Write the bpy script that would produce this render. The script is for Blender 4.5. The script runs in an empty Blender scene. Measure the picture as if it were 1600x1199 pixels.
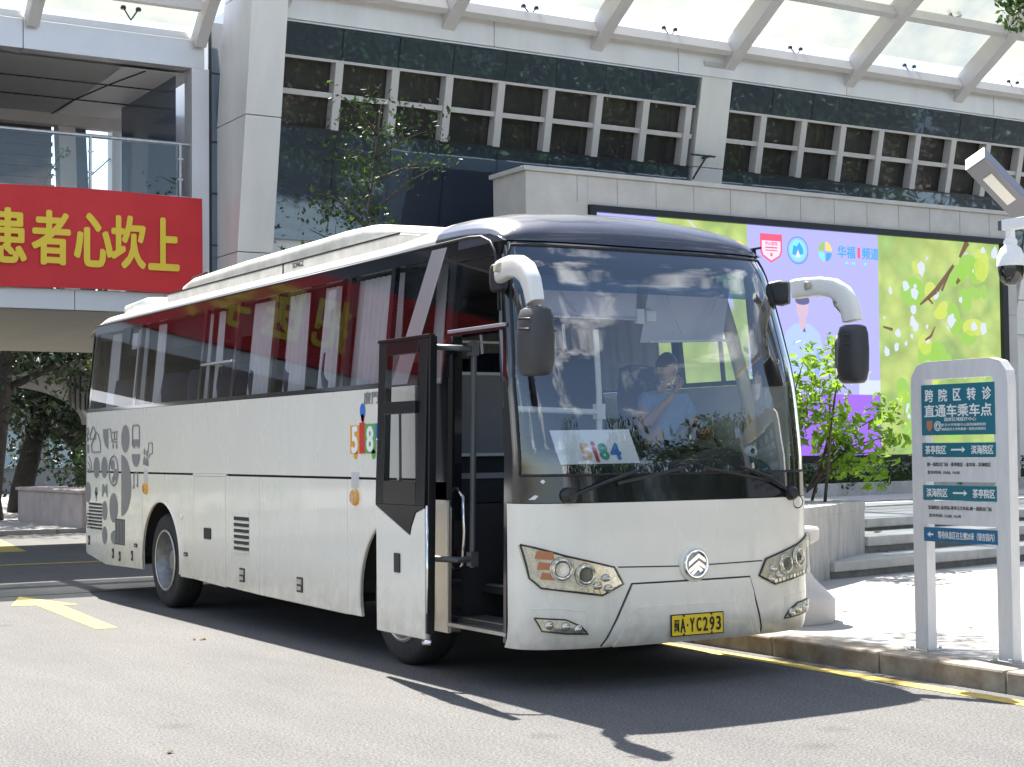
import bpy, bmesh, math, random
from mathutils import Vector, Matrix
R = math.radians
sc = bpy.context.scene
COL = sc.collection

# ------------------------------------------------------------------ camera
YAW, PITCH, ROLL = 0.5395, 0.0405, -0.0096
_cy, _sy, _cp, _sp = math.cos(YAW), math.sin(YAW), math.cos(PITCH), math.sin(PITCH)
_F = Vector((_sy*_cp, _cy*_cp, _sp)); _R0 = Vector((_cy, -_sy, 0)); _U0 = _R0.cross(_F)
_Rv = _R0*math.cos(ROLL) + _U0*math.sin(ROLL); _Uv = -_R0*math.sin(ROLL) + _U0*math.cos(ROLL)
cam = bpy.data.cameras.new('camera'); camo = bpy.data.objects.new('camera', cam); COL.objects.link(camo)
cam.sensor_width = 36; cam.lens = 56.70; cam.clip_start = 0.1; cam.clip_end = 2000
M3 = Matrix((_Rv, _Uv, -_F)).transposed()
camo.matrix_world = Matrix.Translation((-6.8286, -8.9801, 1.6409)) @ M3.to_4x4()
sc.camera = camo

# ------------------------------------------------------------------ sky, sun, exposure
TOSUN = Vector((0.35, 2.0, 3.15)).normalized()
EL = math.asin(TOSUN.z); AZ = math.atan2(TOSUN.x, TOSUN.y)
w = bpy.data.worlds.new('World'); sc.world = w; w.use_nodes = True
nt = w.node_tree; nt.nodes.clear()
def nd(nt, typ, **k):
    n = nt.nodes.new(typ)
    for a, b in k.items(): setattr(n, a, b)
    return n
sky = nd(nt, 'ShaderNodeTexSky', sky_type='NISHITA', sun_disc=False, sun_elevation=EL, sun_rotation=AZ)
sky.air_density = 1.0; sky.dust_density = 1.2; sky.ozone_density = 1.0
tc = nd(nt, 'ShaderNodeTexCoord'); mp = nd(nt, 'ShaderNodeMapping')
mp.inputs['Scale'].default_value = (1, 1, 2.2)
nz = nd(nt, 'ShaderNodeTexNoise'); nz.inputs['Scale'].default_value = 3.2; nz.inputs['Detail'].default_value = 9; nz.inputs['Roughness'].default_value = 0.58
rp = nd(nt, 'ShaderNodeValToRGB'); rp.color_ramp.elements[0].position = 0.53; rp.color_ramp.elements[1].position = 0.64
mx = nd(nt, 'ShaderNodeMix', data_type='RGBA')
mx.inputs['B'].default_value = (9.5, 9.7, 10.2, 1)
hs = nd(nt, 'ShaderNodeHueSaturation'); hs.inputs['Saturation'].default_value = .95
bg = nd(nt, 'ShaderNodeBackground'); bg.inputs['Strength'].default_value = 0.08
wo = nd(nt, 'ShaderNodeOutputWorld')
L = nt.links.new
L(tc.outputs['Generated'], mp.inputs['Vector']); L(mp.outputs['Vector'], nz.inputs['Vector']); L(nz.outputs['Fac'], rp.inputs['Fac'])
L(rp.outputs['Color'], mx.inputs['Factor']); L(sky.outputs['Color'], hs.inputs['Color']); L(hs.outputs['Color'], mx.inputs['A']); L(mx.outputs['Result'], bg.inputs['Color']); L(bg.outputs['Background'], wo.inputs['Surface'])
sl = bpy.data.lights.new('sun', 'SUN'); sl.energy = 5.0; sl.angle = R(0.55); sl.color = (1.0, 0.95, 0.87)
so = bpy.data.objects.new('sun', sl); COL.objects.link(so); so.location = (0, 0, 30)
so.rotation_euler = TOSUN.to_track_quat('Z', 'Y').to_euler()
sc.view_settings.view_transform = 'Standard'; sc.view_settings.look = 'None'; sc.view_settings.gamma = 1
sc.view_settings.exposure = 1.7
try:
    sc.cycles.max_bounces = 10; sc.cycles.transparent_max_bounces = 24; sc.cycles.use_denoising = True
    sc.cycles.caustics_reflective = False; sc.cycles.caustics_refractive = False; sc.cycles.sample_clamp_indirect = 6
except Exception: pass

# ------------------------------------------------------------------ materials
MATS = {}
def pm(name, col, rough=0.5, metal=0.0, var=0.0, vs=4.0, bump=0.0, bs=60.0, spec=0.5, coat=0.0, col2=None, streak=None, emit=0.0):
    m = bpy.data.materials.new(name); m.use_nodes = True; t = m.node_tree; b = t.nodes['Principled BSDF']
    b.inputs['Base Color'].default_value = (*col, 1); b.inputs['Roughness'].default_value = rough; b.inputs['Metallic'].default_value = metal
    b.inputs['Specular IOR Level'].default_value = spec; b.inputs['Coat Weight'].default_value = coat; b.inputs['Coat Roughness'].default_value = 0.05
    ge = nd(t, 'ShaderNodeNewGeometry')
    if var or col2:
        n = nd(t, 'ShaderNodeTexNoise'); n.inputs['Scale'].default_value = vs; n.inputs['Detail'].default_value = 8; n.inputs['Roughness'].default_value = 0.62
        if streak:
            q = nd(t, 'ShaderNodeMapping'); q.inputs['Scale'].default_value = streak
            t.links.new(ge.outputs['Position'], q.inputs['Vector']); t.links.new(q.outputs['Vector'], n.inputs['Vector'])
        else: t.links.new(ge.outputs['Position'], n.inputs['Vector'])
        r_ = nd(t, 'ShaderNodeValToRGB'); r_.color_ramp.elements[0].position = 0.3; r_.color_ramp.elements[1].position = 0.7
        c2 = col2 or tuple(c*(1-var) for c in col)
        r_.color_ramp.elements[0].color = (*c2, 1); r_.color_ramp.elements[1].color = (*(col if col2 else tuple(min(1, c*(1+var*0.4)) for c in col)), 1)
        t.links.new(n.outputs['Fac'], r_.inputs['Fac']); t.links.new(r_.outputs['Color'], b.inputs['Base Color'])
        mr = nd(t, 'ShaderNodeMapRange'); mr.inputs['To Min'].default_value = min(1, rough*1.25); mr.inputs['To Max'].default_value = rough*0.8
        t.links.new(n.outputs['Fac'], mr.inputs['Value']); t.links.new(mr.outputs['Result'], b.inputs['Roughness'])
    if bump:
        n2 = nd(t, 'ShaderNodeTexNoise'); n2.inputs['Scale'].default_value = bs; n2.inputs['Detail'].default_value = 4
        t.links.new(ge.outputs['Position'], n2.inputs['Vector'])
        bp = nd(t, 'ShaderNodeBump'); bp.inputs['Strength'].default_value = bump; bp.inputs['Distance'].default_value = 0.01
        t.links.new(n2.outputs['Fac'], bp.inputs['Height']); t.links.new(bp.outputs['Normal'], b.inputs['Normal'])
    if emit:
        b.inputs['Emission Color'].default_value = (*col, 1); b.inputs['Emission Strength'].default_value = emit
    MATS[name] = m; return m
def schlick(t, f0=.042):      # the same from either side of a single pane
    lw = nd(t, 'ShaderNodeLayerWeight'); lw.inputs['Blend'].default_value = .5
    p = nd(t, 'ShaderNodeMath', operation='POWER'); p.inputs[1].default_value = 5; t.links.new(lw.outputs['Facing'], p.inputs[0])
    a = nd(t, 'ShaderNodeMath', operation='MULTIPLY_ADD'); a.inputs[1].default_value = 1-f0; a.inputs[2].default_value = f0; t.links.new(p.outputs[0], a.inputs[0]); return a
def glassmat(name, tint, ior=1.5, gain=1.0, rough=0.0):
    m = bpy.data.materials.new(name); m.use_nodes = True; t = m.node_tree; t.nodes.clear()
    fr = schlick(t)
    mu = nd(t, 'ShaderNodeMath', operation='MULTIPLY', use_clamp=True); mu.inputs[1].default_value = gain
    tr = nd(t, 'ShaderNodeBsdfTransparent'); tr.inputs['Color'].default_value = (*tint, 1)
    gl = nd(t, 'ShaderNodeBsdfGlossy'); gl.inputs['Roughness'].default_value = rough
    ms = nd(t, 'ShaderNodeMixShader'); o = nd(t, 'ShaderNodeOutputMaterial')
    t.links.new(fr.outputs[0], mu.inputs[0]); t.links.new(mu.outputs[0], ms.inputs[0]); t.links.new(tr.outputs[0], ms.inputs[1]); t.links.new(gl.outputs[0], ms.inputs[2]); t.links.new(ms.outputs[0], o.inputs['Surface'])
    MATS[name] = m; return m
def leafmat(name, c1, c2, trans=0.45, rough=0.4):
    m = bpy.data.materials.new(name); m.use_nodes = True; t = m.node_tree; t.nodes.clear()
    ge = nd(t, 'ShaderNodeNewGeometry'); n = nd(t, 'ShaderNodeTexNoise'); n.inputs['Scale'].default_value = 2.7; n.inputs['Detail'].default_value = 3
    t.links.new(ge.outputs['Position'], n.inputs['Vector'])
    r_ = nd(t, 'ShaderNodeValToRGB'); r_.color_ramp.elements[0].position = 0.35; r_.color_ramp.elements[1].position = 0.65
    r_.color_ramp.elements[0].color = (*c1, 1); r_.color_ramp.elements[1].color = (*c2, 1); t.links.new(n.outputs['Fac'], r_.inputs['Fac'])
    p = nd(t, 'ShaderNodeBsdfPrincipled'); p.inputs['Roughness'].default_value = rough; t.links.new(r_.outputs['Color'], p.inputs['Base Color'])
    tl = nd(t, 'ShaderNodeBsdfTranslucent'); t.links.new(r_.outputs['Color'], tl.inputs['Color'])
    ms = nd(t, 'ShaderNodeMixShader'); ms.inputs[0].default_value = trans; o = nd(t, 'ShaderNodeOutputMaterial')
    t.links.new(p.outputs[0], ms.inputs[1]); t.links.new(tl.outputs[0], ms.inputs[2]); t.links.new(ms.outputs[0], o.inputs['Surface'])
    MATS[name] = m; return m
def emitmat(name, col, strength, col2=None, col3=None, scale=1.0):
    m = bpy.data.materials.new(name); m.use_nodes = True; t = m.node_tree; t.nodes.clear()
    e = nd(t, 'ShaderNodeEmission'); e.inputs['Strength'].default_value = strength; e.inputs['Color'].default_value = (*col, 1)
    o = nd(t, 'ShaderNodeOutputMaterial'); gl = nd(t, 'ShaderNodeBsdfDiffuse'); gl.inputs['Color'].default_value = (.06, .06, .06, 1)
    ad = nd(t, 'ShaderNodeAddShader'); t.links.new(e.outputs[0], ad.inputs[0]); t.links.new(gl.outputs[0], ad.inputs[1]); t.links.new(ad.outputs[0], o.inputs['Surface'])
    if col2:
        ge = nd(t, 'ShaderNodeNewGeometry'); v = nd(t, 'ShaderNodeTexNoise'); v.inputs['Scale'].default_value = scale; v.inputs['Detail'].default_value = 2.5; v.inputs['Distortion'].default_value = 1.2
        t.links.new(ge.outputs['Position'], v.inputs['Vector'])
        r_ = nd(t, 'ShaderNodeValToRGB'); cr = r_.color_ramp; cr.elements[0].position = 0.36; cr.elements[1].position = 0.58
        cr.elements[0].color = (*col, 1); cr.elements[1].color = (*col2, 1)
        if col3:
            k = cr.elements.new(0.66); k.color = (*col2, 1); k = cr.elements.new(0.69); k.color = (*col3, 1)
        t.links.new(v.outputs['Fac'], r_.inputs['Fac'])
        # fine mottling of the leaves over it
        v2 = nd(t, 'ShaderNodeTexVoronoi'); v2.inputs['Scale'].default_value = scale*3.2; t.links.new(ge.outputs['Position'], v2.inputs['Vector'])
        hs = nd(t, 'ShaderNodeHueSaturation'); mr = nd(t, 'ShaderNodeMapRange'); mr.inputs['To Min'].default_value = 1.12; mr.inputs['To Max'].default_value = 0.72
        t.links.new(v2.outputs['Distance'], mr.inputs['Value']); t.links.new(mr.outputs['Result'], hs.inputs['Value']); t.links.new(r_.outputs['Color'], hs.inputs['Color']); t.links.new(hs.outputs['Color'], e.inputs['Color'])
    MATS[name] = m; return m

# asphalt: pale worn surface with dark and light chips
def asphalt():
    m = pm('asphalt', (.235, .232, .235), rough=.88, spec=.25); t = m.node_tree; b = t.nodes['Principled BSDF']
    ge = nd(t, 'ShaderNodeNewGeometry')
    n1 = nd(t, 'ShaderNodeTexNoise'); n1.inputs['Scale'].default_value = 62; n1.inputs['Detail'].default_value = 4; n1.inputs['Roughness'].default_value = .7
    n2 = nd(t, 'ShaderNodeTexNoise'); n2.inputs['Scale'].default_value = .8; n2.inputs['Detail'].default_value = 9; n2.inputs['Roughness'].default_value = .68
    v = nd(t, 'ShaderNodeTexVoronoi'); v.inputs['Scale'].default_value = 62
    for k in (n1, v): t.links.new(ge.outputs['Position'], k.inputs['Vector'])
    mq = nd(t, 'ShaderNodeMapping'); mq.inputs['Scale'].default_value = (1.5, .42, 1); t.links.new(ge.outputs['Position'], mq.inputs['Vector']); t.links.new(mq.outputs['Vector'], n2.inputs['Vector'])
    r1 = nd(t, 'ShaderNodeValToRGB'); e = r1.color_ramp.elements; e[0].position = .34; e[1].position = .66
    e[0].color = (.048, .048, .048, 1); e[1].color = (.196, .193, .187, 1); t.links.new(n1.outputs['Fac'], r1.inputs['Fac'])
    r2 = nd(t, 'ShaderNodeValToRGB'); e = r2.color_ramp.elements; e[0].position = .32; e[1].position = .7; e[0].color = (.80, .80, .82, 1); e[1].color = (1.06, 1.05, 1.03, 1)
    t.links.new(n2.outputs['Fac'], r2.inputs['Fac'])
    a = nd(t, 'ShaderNodeMix', data_type='RGBA', blend_type='MULTIPLY'); a.inputs['Factor'].default_value = 1
    t.links.new(r1.outputs['Color'], a.inputs['A']); t.links.new(r2.outputs['Color'], a.inputs['B'])
    sp = nd(t, 'ShaderNodeMapRange'); sp.inputs['From Min'].default_value = .0; sp.inputs['From Max'].default_value = .9; sp.inputs['To Min'].default_value = .92; sp.inputs['To Max'].default_value = 1.15
    t.links.new(v.outputs['Distance'], sp.inputs['Value'])
    c = nd(t, 'ShaderNodeMix', data_type='RGBA', blend_type='MULTIPLY'); c.inputs['Factor'].default_value = 1
    vs = nd(t, 'ShaderNodeTexVoronoi'); vs.inputs['Scale'].default_value = 1.1; t.links.new(ge.outputs['Position'], vs.inputs['Vector'])
    rs_ = nd(t, 'ShaderNodeMapRange'); rs_.inputs['From Min'].default_value = .02; rs_.inputs['From Max'].default_value = .16; rs_.inputs['To Min'].default_value = .72; rs_.inputs['To Max'].default_value = 1.0; t.links.new(vs.outputs['Distance'], rs_.inputs['Value'])
    vk = nd(t, 'ShaderNodeTexVoronoi'); vk.inputs['Scale'].default_value = 26; t.links.new(ge.outputs['Position'], vk.inputs['Vector'])
    rk = nd(t, 'ShaderNodeMapRange'); rk.inputs['From Min'].default_value = .05; rk.inputs['From Max'].default_value = .22; rk.inputs['To Min'].default_value = .55; rk.inputs['To Max'].default_value = 1.0; t.links.new(vk.outputs['Distance'], rk.inputs['Value'])
    mk = nd(t, 'ShaderNodeMath', operation='MULTIPLY'); t.links.new(rs_.outputs['Result'], mk.inputs[0]); t.links.new(rk.outputs['Result'], mk.inputs[1])
    a2 = nd(t, 'ShaderNodeMix', data_type='RGBA', blend_type='MULTIPLY'); a2.inputs['Factor'].default_value = 1; t.links.new(a.outputs['Result'], a2.inputs['A']); t.links.new(mk.outputs[0], a2.inputs['B'])
    t.links.new(a2.outputs['Result'], c.inputs['A']); t.links.new(sp.outputs['Result'], c.inputs['B']); t.links.new(c.outputs['Result'], b.inputs['Base Color'])
    bp = nd(t, 'ShaderNodeBump'); bp.inputs['Strength'].default_value = .8; bp.inputs['Distance'].default_value = .007
    t.links.new(n1.outputs['Fac'], bp.inputs['Height']); t.links.new(bp.outputs['Normal'], b.inputs['Normal'])
    return m
asphalt()
# stone paving with joints
def paving(name, c1, c2, mortar, sx, sy, rot=0.0, ms=.006):
    m = pm(name, c1, rough=.8, spec=.3); t = m.node_tree; b = t.nodes['Principled BSDF']
    ge = nd(t, 'ShaderNodeNewGeometry'); q = nd(t, 'ShaderNodeMapping'); q.inputs['Rotation'].default_value = (0, 0, rot); t.links.new(ge.outputs['Position'], q.inputs['Vector'])
    br = nd(t, 'ShaderNodeTexBrick'); br.inputs['Scale'].default_value = 1; br.inputs['Brick Width'].default_value = sx; br.inputs['Row Height'].default_value = sy; br.inputs['Mortar Size'].default_value = ms
    br.inputs['Color1'].default_value = (*c1, 1); br.inputs['Color2'].default_value = (*c2, 1); br.inputs['Mortar'].default_value = (*mortar, 1)
    t.links.new(q.outputs['Vector'], br.inputs['Vector'])
    n = nd(t, 'ShaderNodeTexNoise'); n.inputs['Scale'].default_value = 3; n.inputs['Detail'].default_value = 10; n.inputs['Roughness'].default_value = .7; t.links.new(ge.outputs['Position'], n.inputs['Vector'])
    mr = nd(t, 'ShaderNodeMapRange'); mr.inputs['From Min'].default_value = .25; mr.inputs['From Max'].default_value = .75; mr.inputs['To Min'].default_value = .78; mr.inputs['To Max'].default_value = 1.08; t.links.new(n.outputs['Fac'], mr.inputs['Value'])
    a = nd(t, 'ShaderNodeMix', data_type='RGBA', blend_type='MULTIPLY'); a.inputs['Factor'].default_value = 1
    t.links.new(br.outputs['Color'], a.inputs['A']); t.links.new(mr.outputs['Result'], a.inputs['B']); t.links.new(a.outputs['Result'], b.inputs['Base Color'])
    n3 = nd(t, 'ShaderNodeTexNoise'); n3.inputs['Scale'].default_value = 120; t.links.new(ge.outputs['Position'], n3.inputs['Vector'])
    bp = nd(t, 'ShaderNodeBump'); bp.inputs['Strength'].default_value = .2; bp.inputs['Distance'].default_value = .004; t.links.new(n3.outputs['Fac'], bp.inputs['Height']); t.links.new(bp.outputs['Normal'], b.inputs['Normal'])
    return m
paving('paving', (.41, .40, .375), (.375, .365, .345), (.22, .21, .19), 1.2, .6, R(-10.5))
pm('kerb_stone', (.36, .325, .27), .85, var=.35, vs=5, bump=.25, bs=90, col2=(.17, .135, .10))
pm('step_stone', (.50, .485, .455), .8, var=.25, vs=4, bump=.2, bs=90)
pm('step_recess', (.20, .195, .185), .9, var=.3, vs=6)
pm('wall_stone', (.56, .53, .49), .75, var=.14, vs=2.2, bump=.12, bs=70)
pm('planter_render', (.42, .36, .34), .85, var=.2, vs=2.5, bump=.15, bs=60)
pm('old_concrete', (.43, .415, .39), .85, var=.32, vs=2.6, bump=.25, bs=40, streak=(3, 3, .7))
pm('yellow_paint', (.66, .47, .07), .75, var=.25, vs=9, col2=(.42, .32, .10))
pm('yellow_arrow', (.50, .385, .075), .75, var=.25, vs=12)
# bus
pm('bus_white', (.84, .80, .70), .27, var=.05, vs=1.6, coat=.5, streak=(1.6, 1.6, .45), bump=.010, bs=2.2)
def road_film():      # dried road film low on the flanks
    t = MATS['bus_white'].node_tree; b = t.nodes['Principled BSDF']; src = b.inputs['Base Color'].links[0].from_socket; ge = nd(t, 'ShaderNodeNewGeometry'); sx = nd(t, 'ShaderNodeSeparateXYZ'); t.links.new(ge.outputs['Position'], sx.inputs[0])
    n = nd(t, 'ShaderNodeTexNoise'); n.inputs['Scale'].default_value = 9; n.inputs['Detail'].default_value = 8; t.links.new(ge.outputs['Position'], n.inputs['Vector'])
    mr = nd(t, 'ShaderNodeMapRange'); mr.inputs['From Min'].default_value = .30; mr.inputs['From Max'].default_value = .75; mr.inputs['To Min'].default_value = .95; mr.inputs['To Max'].default_value = .0; t.links.new(sx.outputs['Z'], mr.inputs['Value'])
    mu = nd(t, 'ShaderNodeMath', operation='MULTIPLY'); t.links.new(mr.outputs['Result'], mu.inputs[0]); t.links.new(n.outputs['Fac'], mu.inputs[1])
    mx = nd(t, 'ShaderNodeMix', data_type='RGBA'); mx.inputs['B'].default_value = (.30, .27, .22, 1); t.links.new(mu.outputs[0], mx.inputs['Factor']); t.links.new(src, mx.inputs['A']); t.links.new(mx.outputs['Result'], b.inputs['Base Color'])
road_film()
pm('bus_roof', (.72, .715, .69), .35, var=.16, vs=3, coat=.2)
pm('mirror_white', (.76, .75, .71), .3, coat=.3)
pm('ac_white', (.60, .585, .53), .5, var=.30, vs=3.5)
pm('cap_dark', (.040, .044, .066), .30, coat=.6, var=.25, vs=7, bump=.02, bs=14)
pm('black_gloss', (.010, .010, .013), .09, coat=.8)
pm('black_satin', (.010, .010, .012), .22, spec=.35)
pm('black_glass', (.006, .007, .009), .04, spec=.6)
pm('black_trim', (.016, .016, .018), .45)
pm('rubber', (.020, .020, .021), .75, var=.35, vs=8, bump=.2, bs=50)
pm('underbody', (.012, .012, .012), .9)
pm('chrome', (.82, .82, .82), .13, 1.0)
pm('alloy', (.55, .55, .54), .38, 1.0, var=.2, vs=10)
pm('rim_steel', (.33, .33, .33), .45, .8, var=.4, vs=12)
pm('silver_paint', (.50, .50, .52), .3, .6)
pm('sticker_grey', (.235, .23, .235), .45, var=.1, vs=6)
pm('amber', (.75, .33, .02), .25, coat=.5)
pm('orange_lens', (.56, .19, .07), .2, coat=.6)
pm('lamp_chrome', (.74, .73, .68), .16, .85, var=.35, vs=26)
pm('lamp_beige', (.50, .47, .38), .35, .3, var=.3, vs=30)
pm('lamp_dark', (.16, .155, .14), .3, .3)
pm('plate_yellow', (.86, .60, .012), .4, var=.08, vs=20)
pm('ink_black', (.012, .012, .012), .6)
pm('paper_white', (.88, .88, .90), .6)
pm('grey_plastic', (.040, .040, .043), .5)
pm('cabin_grey', (.24, .24, .26), .7)
pm('cabin_beige', (.56, .46, .30), .6)
pm('cabin_dark', (.02, .02, .023), .6)
pm('seat_cloth', (.05, .055, .10), .9, var=.4, vs=20)
pm('curtain_cloth', (.74, .73, .73), .85, var=.08, vs=6)
pm('visor_cloth', (.66, .63, .74), .7)
pm('rail_white', (.72, .72, .70), .35)
pm('arm_grey', (.10, .105, .11), .4, .3)
for n_, c_ in dict(logo_orange=(.80, .36, .02), logo_red=(.62, .03, .035), logo_green=(.12, .42, .05), logo_blue=(.02, .17, .55), logo_peach=(.80, .42, .22), logo_teal=(.05, .35, .25)).items(): pm(n_, c_, .45)
glassmat('windscreen_glass', (.84, .88, .88), 1.5, 4.6)
glassmat('side_glass', (.72, .72, .73), 1.5, 1.25)
glassmat('clear_glass', (.88, .91, .90), 1.45, 2.2)
glassmat('lens_glass', (.92, .92, .88), 1.4, .9)
glassmat('tint_band', (.10, .22, .38), 1.5, 2.2)
# building
pm('panel_white', (.74, .725, .70), .38, .15, var=.10, vs=1.3, streak=(1.5, 1.5, .35))
pm('panel_grey', (.66, .66, .685), .34, .35, var=.06, vs=1.3)
pm('steel_painted', (.62, .60, .59), .45, var=.08, vs=2)
def coated_glass(name, base, tint, fac, bump):
    m = pm(name, base, .5); t = m.node_tree; b = t.nodes['Principled BSDF']; o = [n for n in t.nodes if n.type == 'OUTPUT_MATERIAL'][0]
    g = nd(t, 'ShaderNodeBsdfGlossy'); g.inputs['Color'].default_value = (*tint, 1); g.inputs['Roughness'].default_value = .022
    ge = nd(t, 'ShaderNodeNewGeometry'); n = nd(t, 'ShaderNodeTexNoise'); n.inputs['Scale'].default_value = 1.3; n.inputs['Detail'].default_value = 2; t.links.new(ge.outputs['Position'], n.inputs['Vector'])
    bp = nd(t, 'ShaderNodeBump'); bp.inputs['Strength'].default_value = bump; bp.inputs['Distance'].default_value = .02; t.links.new(n.outputs['Fac'], bp.inputs['Height']); t.links.new(bp.outputs['Normal'], g.inputs['Normal'])
    fr = schlick(t); mu = nd(t, 'ShaderNodeMath', operation='MULTIPLY', use_clamp=True); mu.inputs[1].default_value = fac; t.links.new(fr.outputs[0], mu.inputs[0])
    ms = nd(t, 'ShaderNodeMixShader'); t.links.new(mu.outputs[0], ms.inputs[0]); t.links.new(b.outputs[0], ms.inputs[1]); t.links.new(g.outputs[0], ms.inputs[2]); t.links.new(ms.outputs[0], o.inputs['Surface'])
coated_glass('facade_glass', (.008, .015, .031), (.50, .74, 1.0), 3.4, .09)
coated_glass('facade_glass_brown', (.008, .006, .007), (1.0, .90, .86), 1.6, .04)
pm('fin_white', (.54, .52, .50), .5, var=.06, vs=2)
pm('dark_frame', (.012, .013, .017), .45)
pm('banner_red', (.64, .030, .035), .65, var=.12, vs=1.2, bump=.35, bs=3.5)
pm('banner_yellow', (.82, .60, .05), .6)
pm('soffit', (.50, .49, .48), .7, var=.06, vs=1)
pm('ceiling_panel', (.80, .80, .80), .4, .0)
pm('louvre', (.10, .10, .115), .45, var=.35, vs=5, streak=(.4, .4, 9))
pm('stair_glass', (.10, .13, .18), .06, .0, spec=.9)
pm('sign_white', (.70, .69, .685), .4, var=.10, vs=5, streak=(4, 4, .8))
pm('sign_teal', (.012, .155, .205), .4)
pm('sign_blue', (.010, .13, .27), .4)
pm('sign_letter', (.82, .84, .84), .5)
pm('sign_brown', (.45, .20, .12), .6)
pm('lamp_grey', (.21, .21, .23), .4, .4)
pm('lamp_white', (.80, .80, .80), .35)
pm('lamp_lens', (.80, .76, .66), .4)
pm('dome_dark', (.012, .014, .016), .08, spec=.8)
pm('bark', (.075, .060, .048), .9, var=.4, vs=9, bump=.5, bs=25)
pm('bark_dark', (.035, .030, .028), .9, var=.4, vs=9, bump=.5, bs=25)
pm('far_wall', (.26, .26, .25), .7, var=.1, vs=.5)
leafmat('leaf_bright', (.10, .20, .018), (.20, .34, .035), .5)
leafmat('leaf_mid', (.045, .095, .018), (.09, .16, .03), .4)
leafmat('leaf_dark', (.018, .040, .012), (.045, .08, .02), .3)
leafmat('leaf_shade', (.008, .018, .006), (.022, .040, .012), .12)  # leaf colour darkened to stand for shade from bigger crowns above
leafmat('leaf_pale', (.16, .22, .09), (.28, .34, .16), .5)
leafmat('leaf_bush', (.16, .30, .02), (.30, .46, .045), .55)
pm('dead_leaf', (.12, .08, .04), .9, var=.4, vs=30)
pm('skin', (.46, .26, .18), .5, var=.08, vs=30)
pm('shirt_blue', (.22, .34, .54), .8, var=.12, vs=14)
pm('hair', (.012, .010, .009), .55)
pm('trousers', (.02, .022, .03), .8)
# translucent laminated canopy panes
def canopymat():
    m = bpy.data.materials.new('canopy_glass'); m.use_nodes = True; t = m.node_tree; t.nodes.clear()
    tr = nd(t, 'ShaderNodeBsdfTransparent'); tr.inputs['Color'].default_value = (.33, .37, .38, 1)
    tl = nd(t, 'ShaderNodeBsdfTranslucent'); ge = nd(t, 'ShaderNodeNewGeometry'); n = nd(t, 'ShaderNodeTexNoise'); n.inputs['Scale'].default_value = .7; n.inputs['Detail'].default_value = 6
    t.links.new(ge.outputs['Position'], n.inputs['Vector'])
    tl.inputs['Color'].default_value = (.25, .245, .19, 1)
    mr = nd(t, 'ShaderNodeMapRange'); mr.inputs['From Min'].default_value = .3; mr.inputs['From Max'].default_value = .7; mr.inputs['To Min'].default_value = .22; mr.inputs['To Max'].default_value = .66; t.links.new(n.outputs['Fac'], mr.inputs['Value'])
    ms = nd(t, 'ShaderNodeMixShader'); o = nd(t, 'ShaderNodeOutputMaterial')
    t.links.new(mr.outputs['Result'], ms.inputs[0]); t.links.new(tr.outputs[0], ms.inputs[1]); t.links.new(tl.outputs[0], ms.inputs[2]); t.links.new(ms.outputs[0], o.inputs['Surface'])
    MATS['canopy_glass'] = m
canopymat()
emitmat('scr_lavender', (.26, .26, .55), .62)
emitmat('scr_purple', (.21, .085, .54), .62)
emitmat('scr_green', (.205, .315, .10), .60, (.31, .385, .115), (.40, .40, .62), .9)
emitmat('scr_white', (.38, .42, .50), .62)
emitmat('scr_shirt', (.26, .34, .64), .62)
emitmat('scr_shirt_dark', (.17, .24, .54), .62)
emitmat('scr_face', (.38, .28, .36), .62)
emitmat('scr_hair', (.07, .07, .16), .62)
emitmat('scr_blue', (.03, .22, .80), .62)
emitmat('scr_cyan', (.12, .50, .85), .62)
emitmat('scr_red', (.50, .06, .12), .62)
emitmat('scr_rose', (.70, .42, .55), .62)
emitmat('scr_brown', (.10, .055, .03), .62)
emitmat('scr_leaf', (.19, .34, .06), .62)
emitmat('scr_yellow', (.34, .40, .08), .62)
emitmat('scr_gold', (.70, .42, .08), .62)

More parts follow.
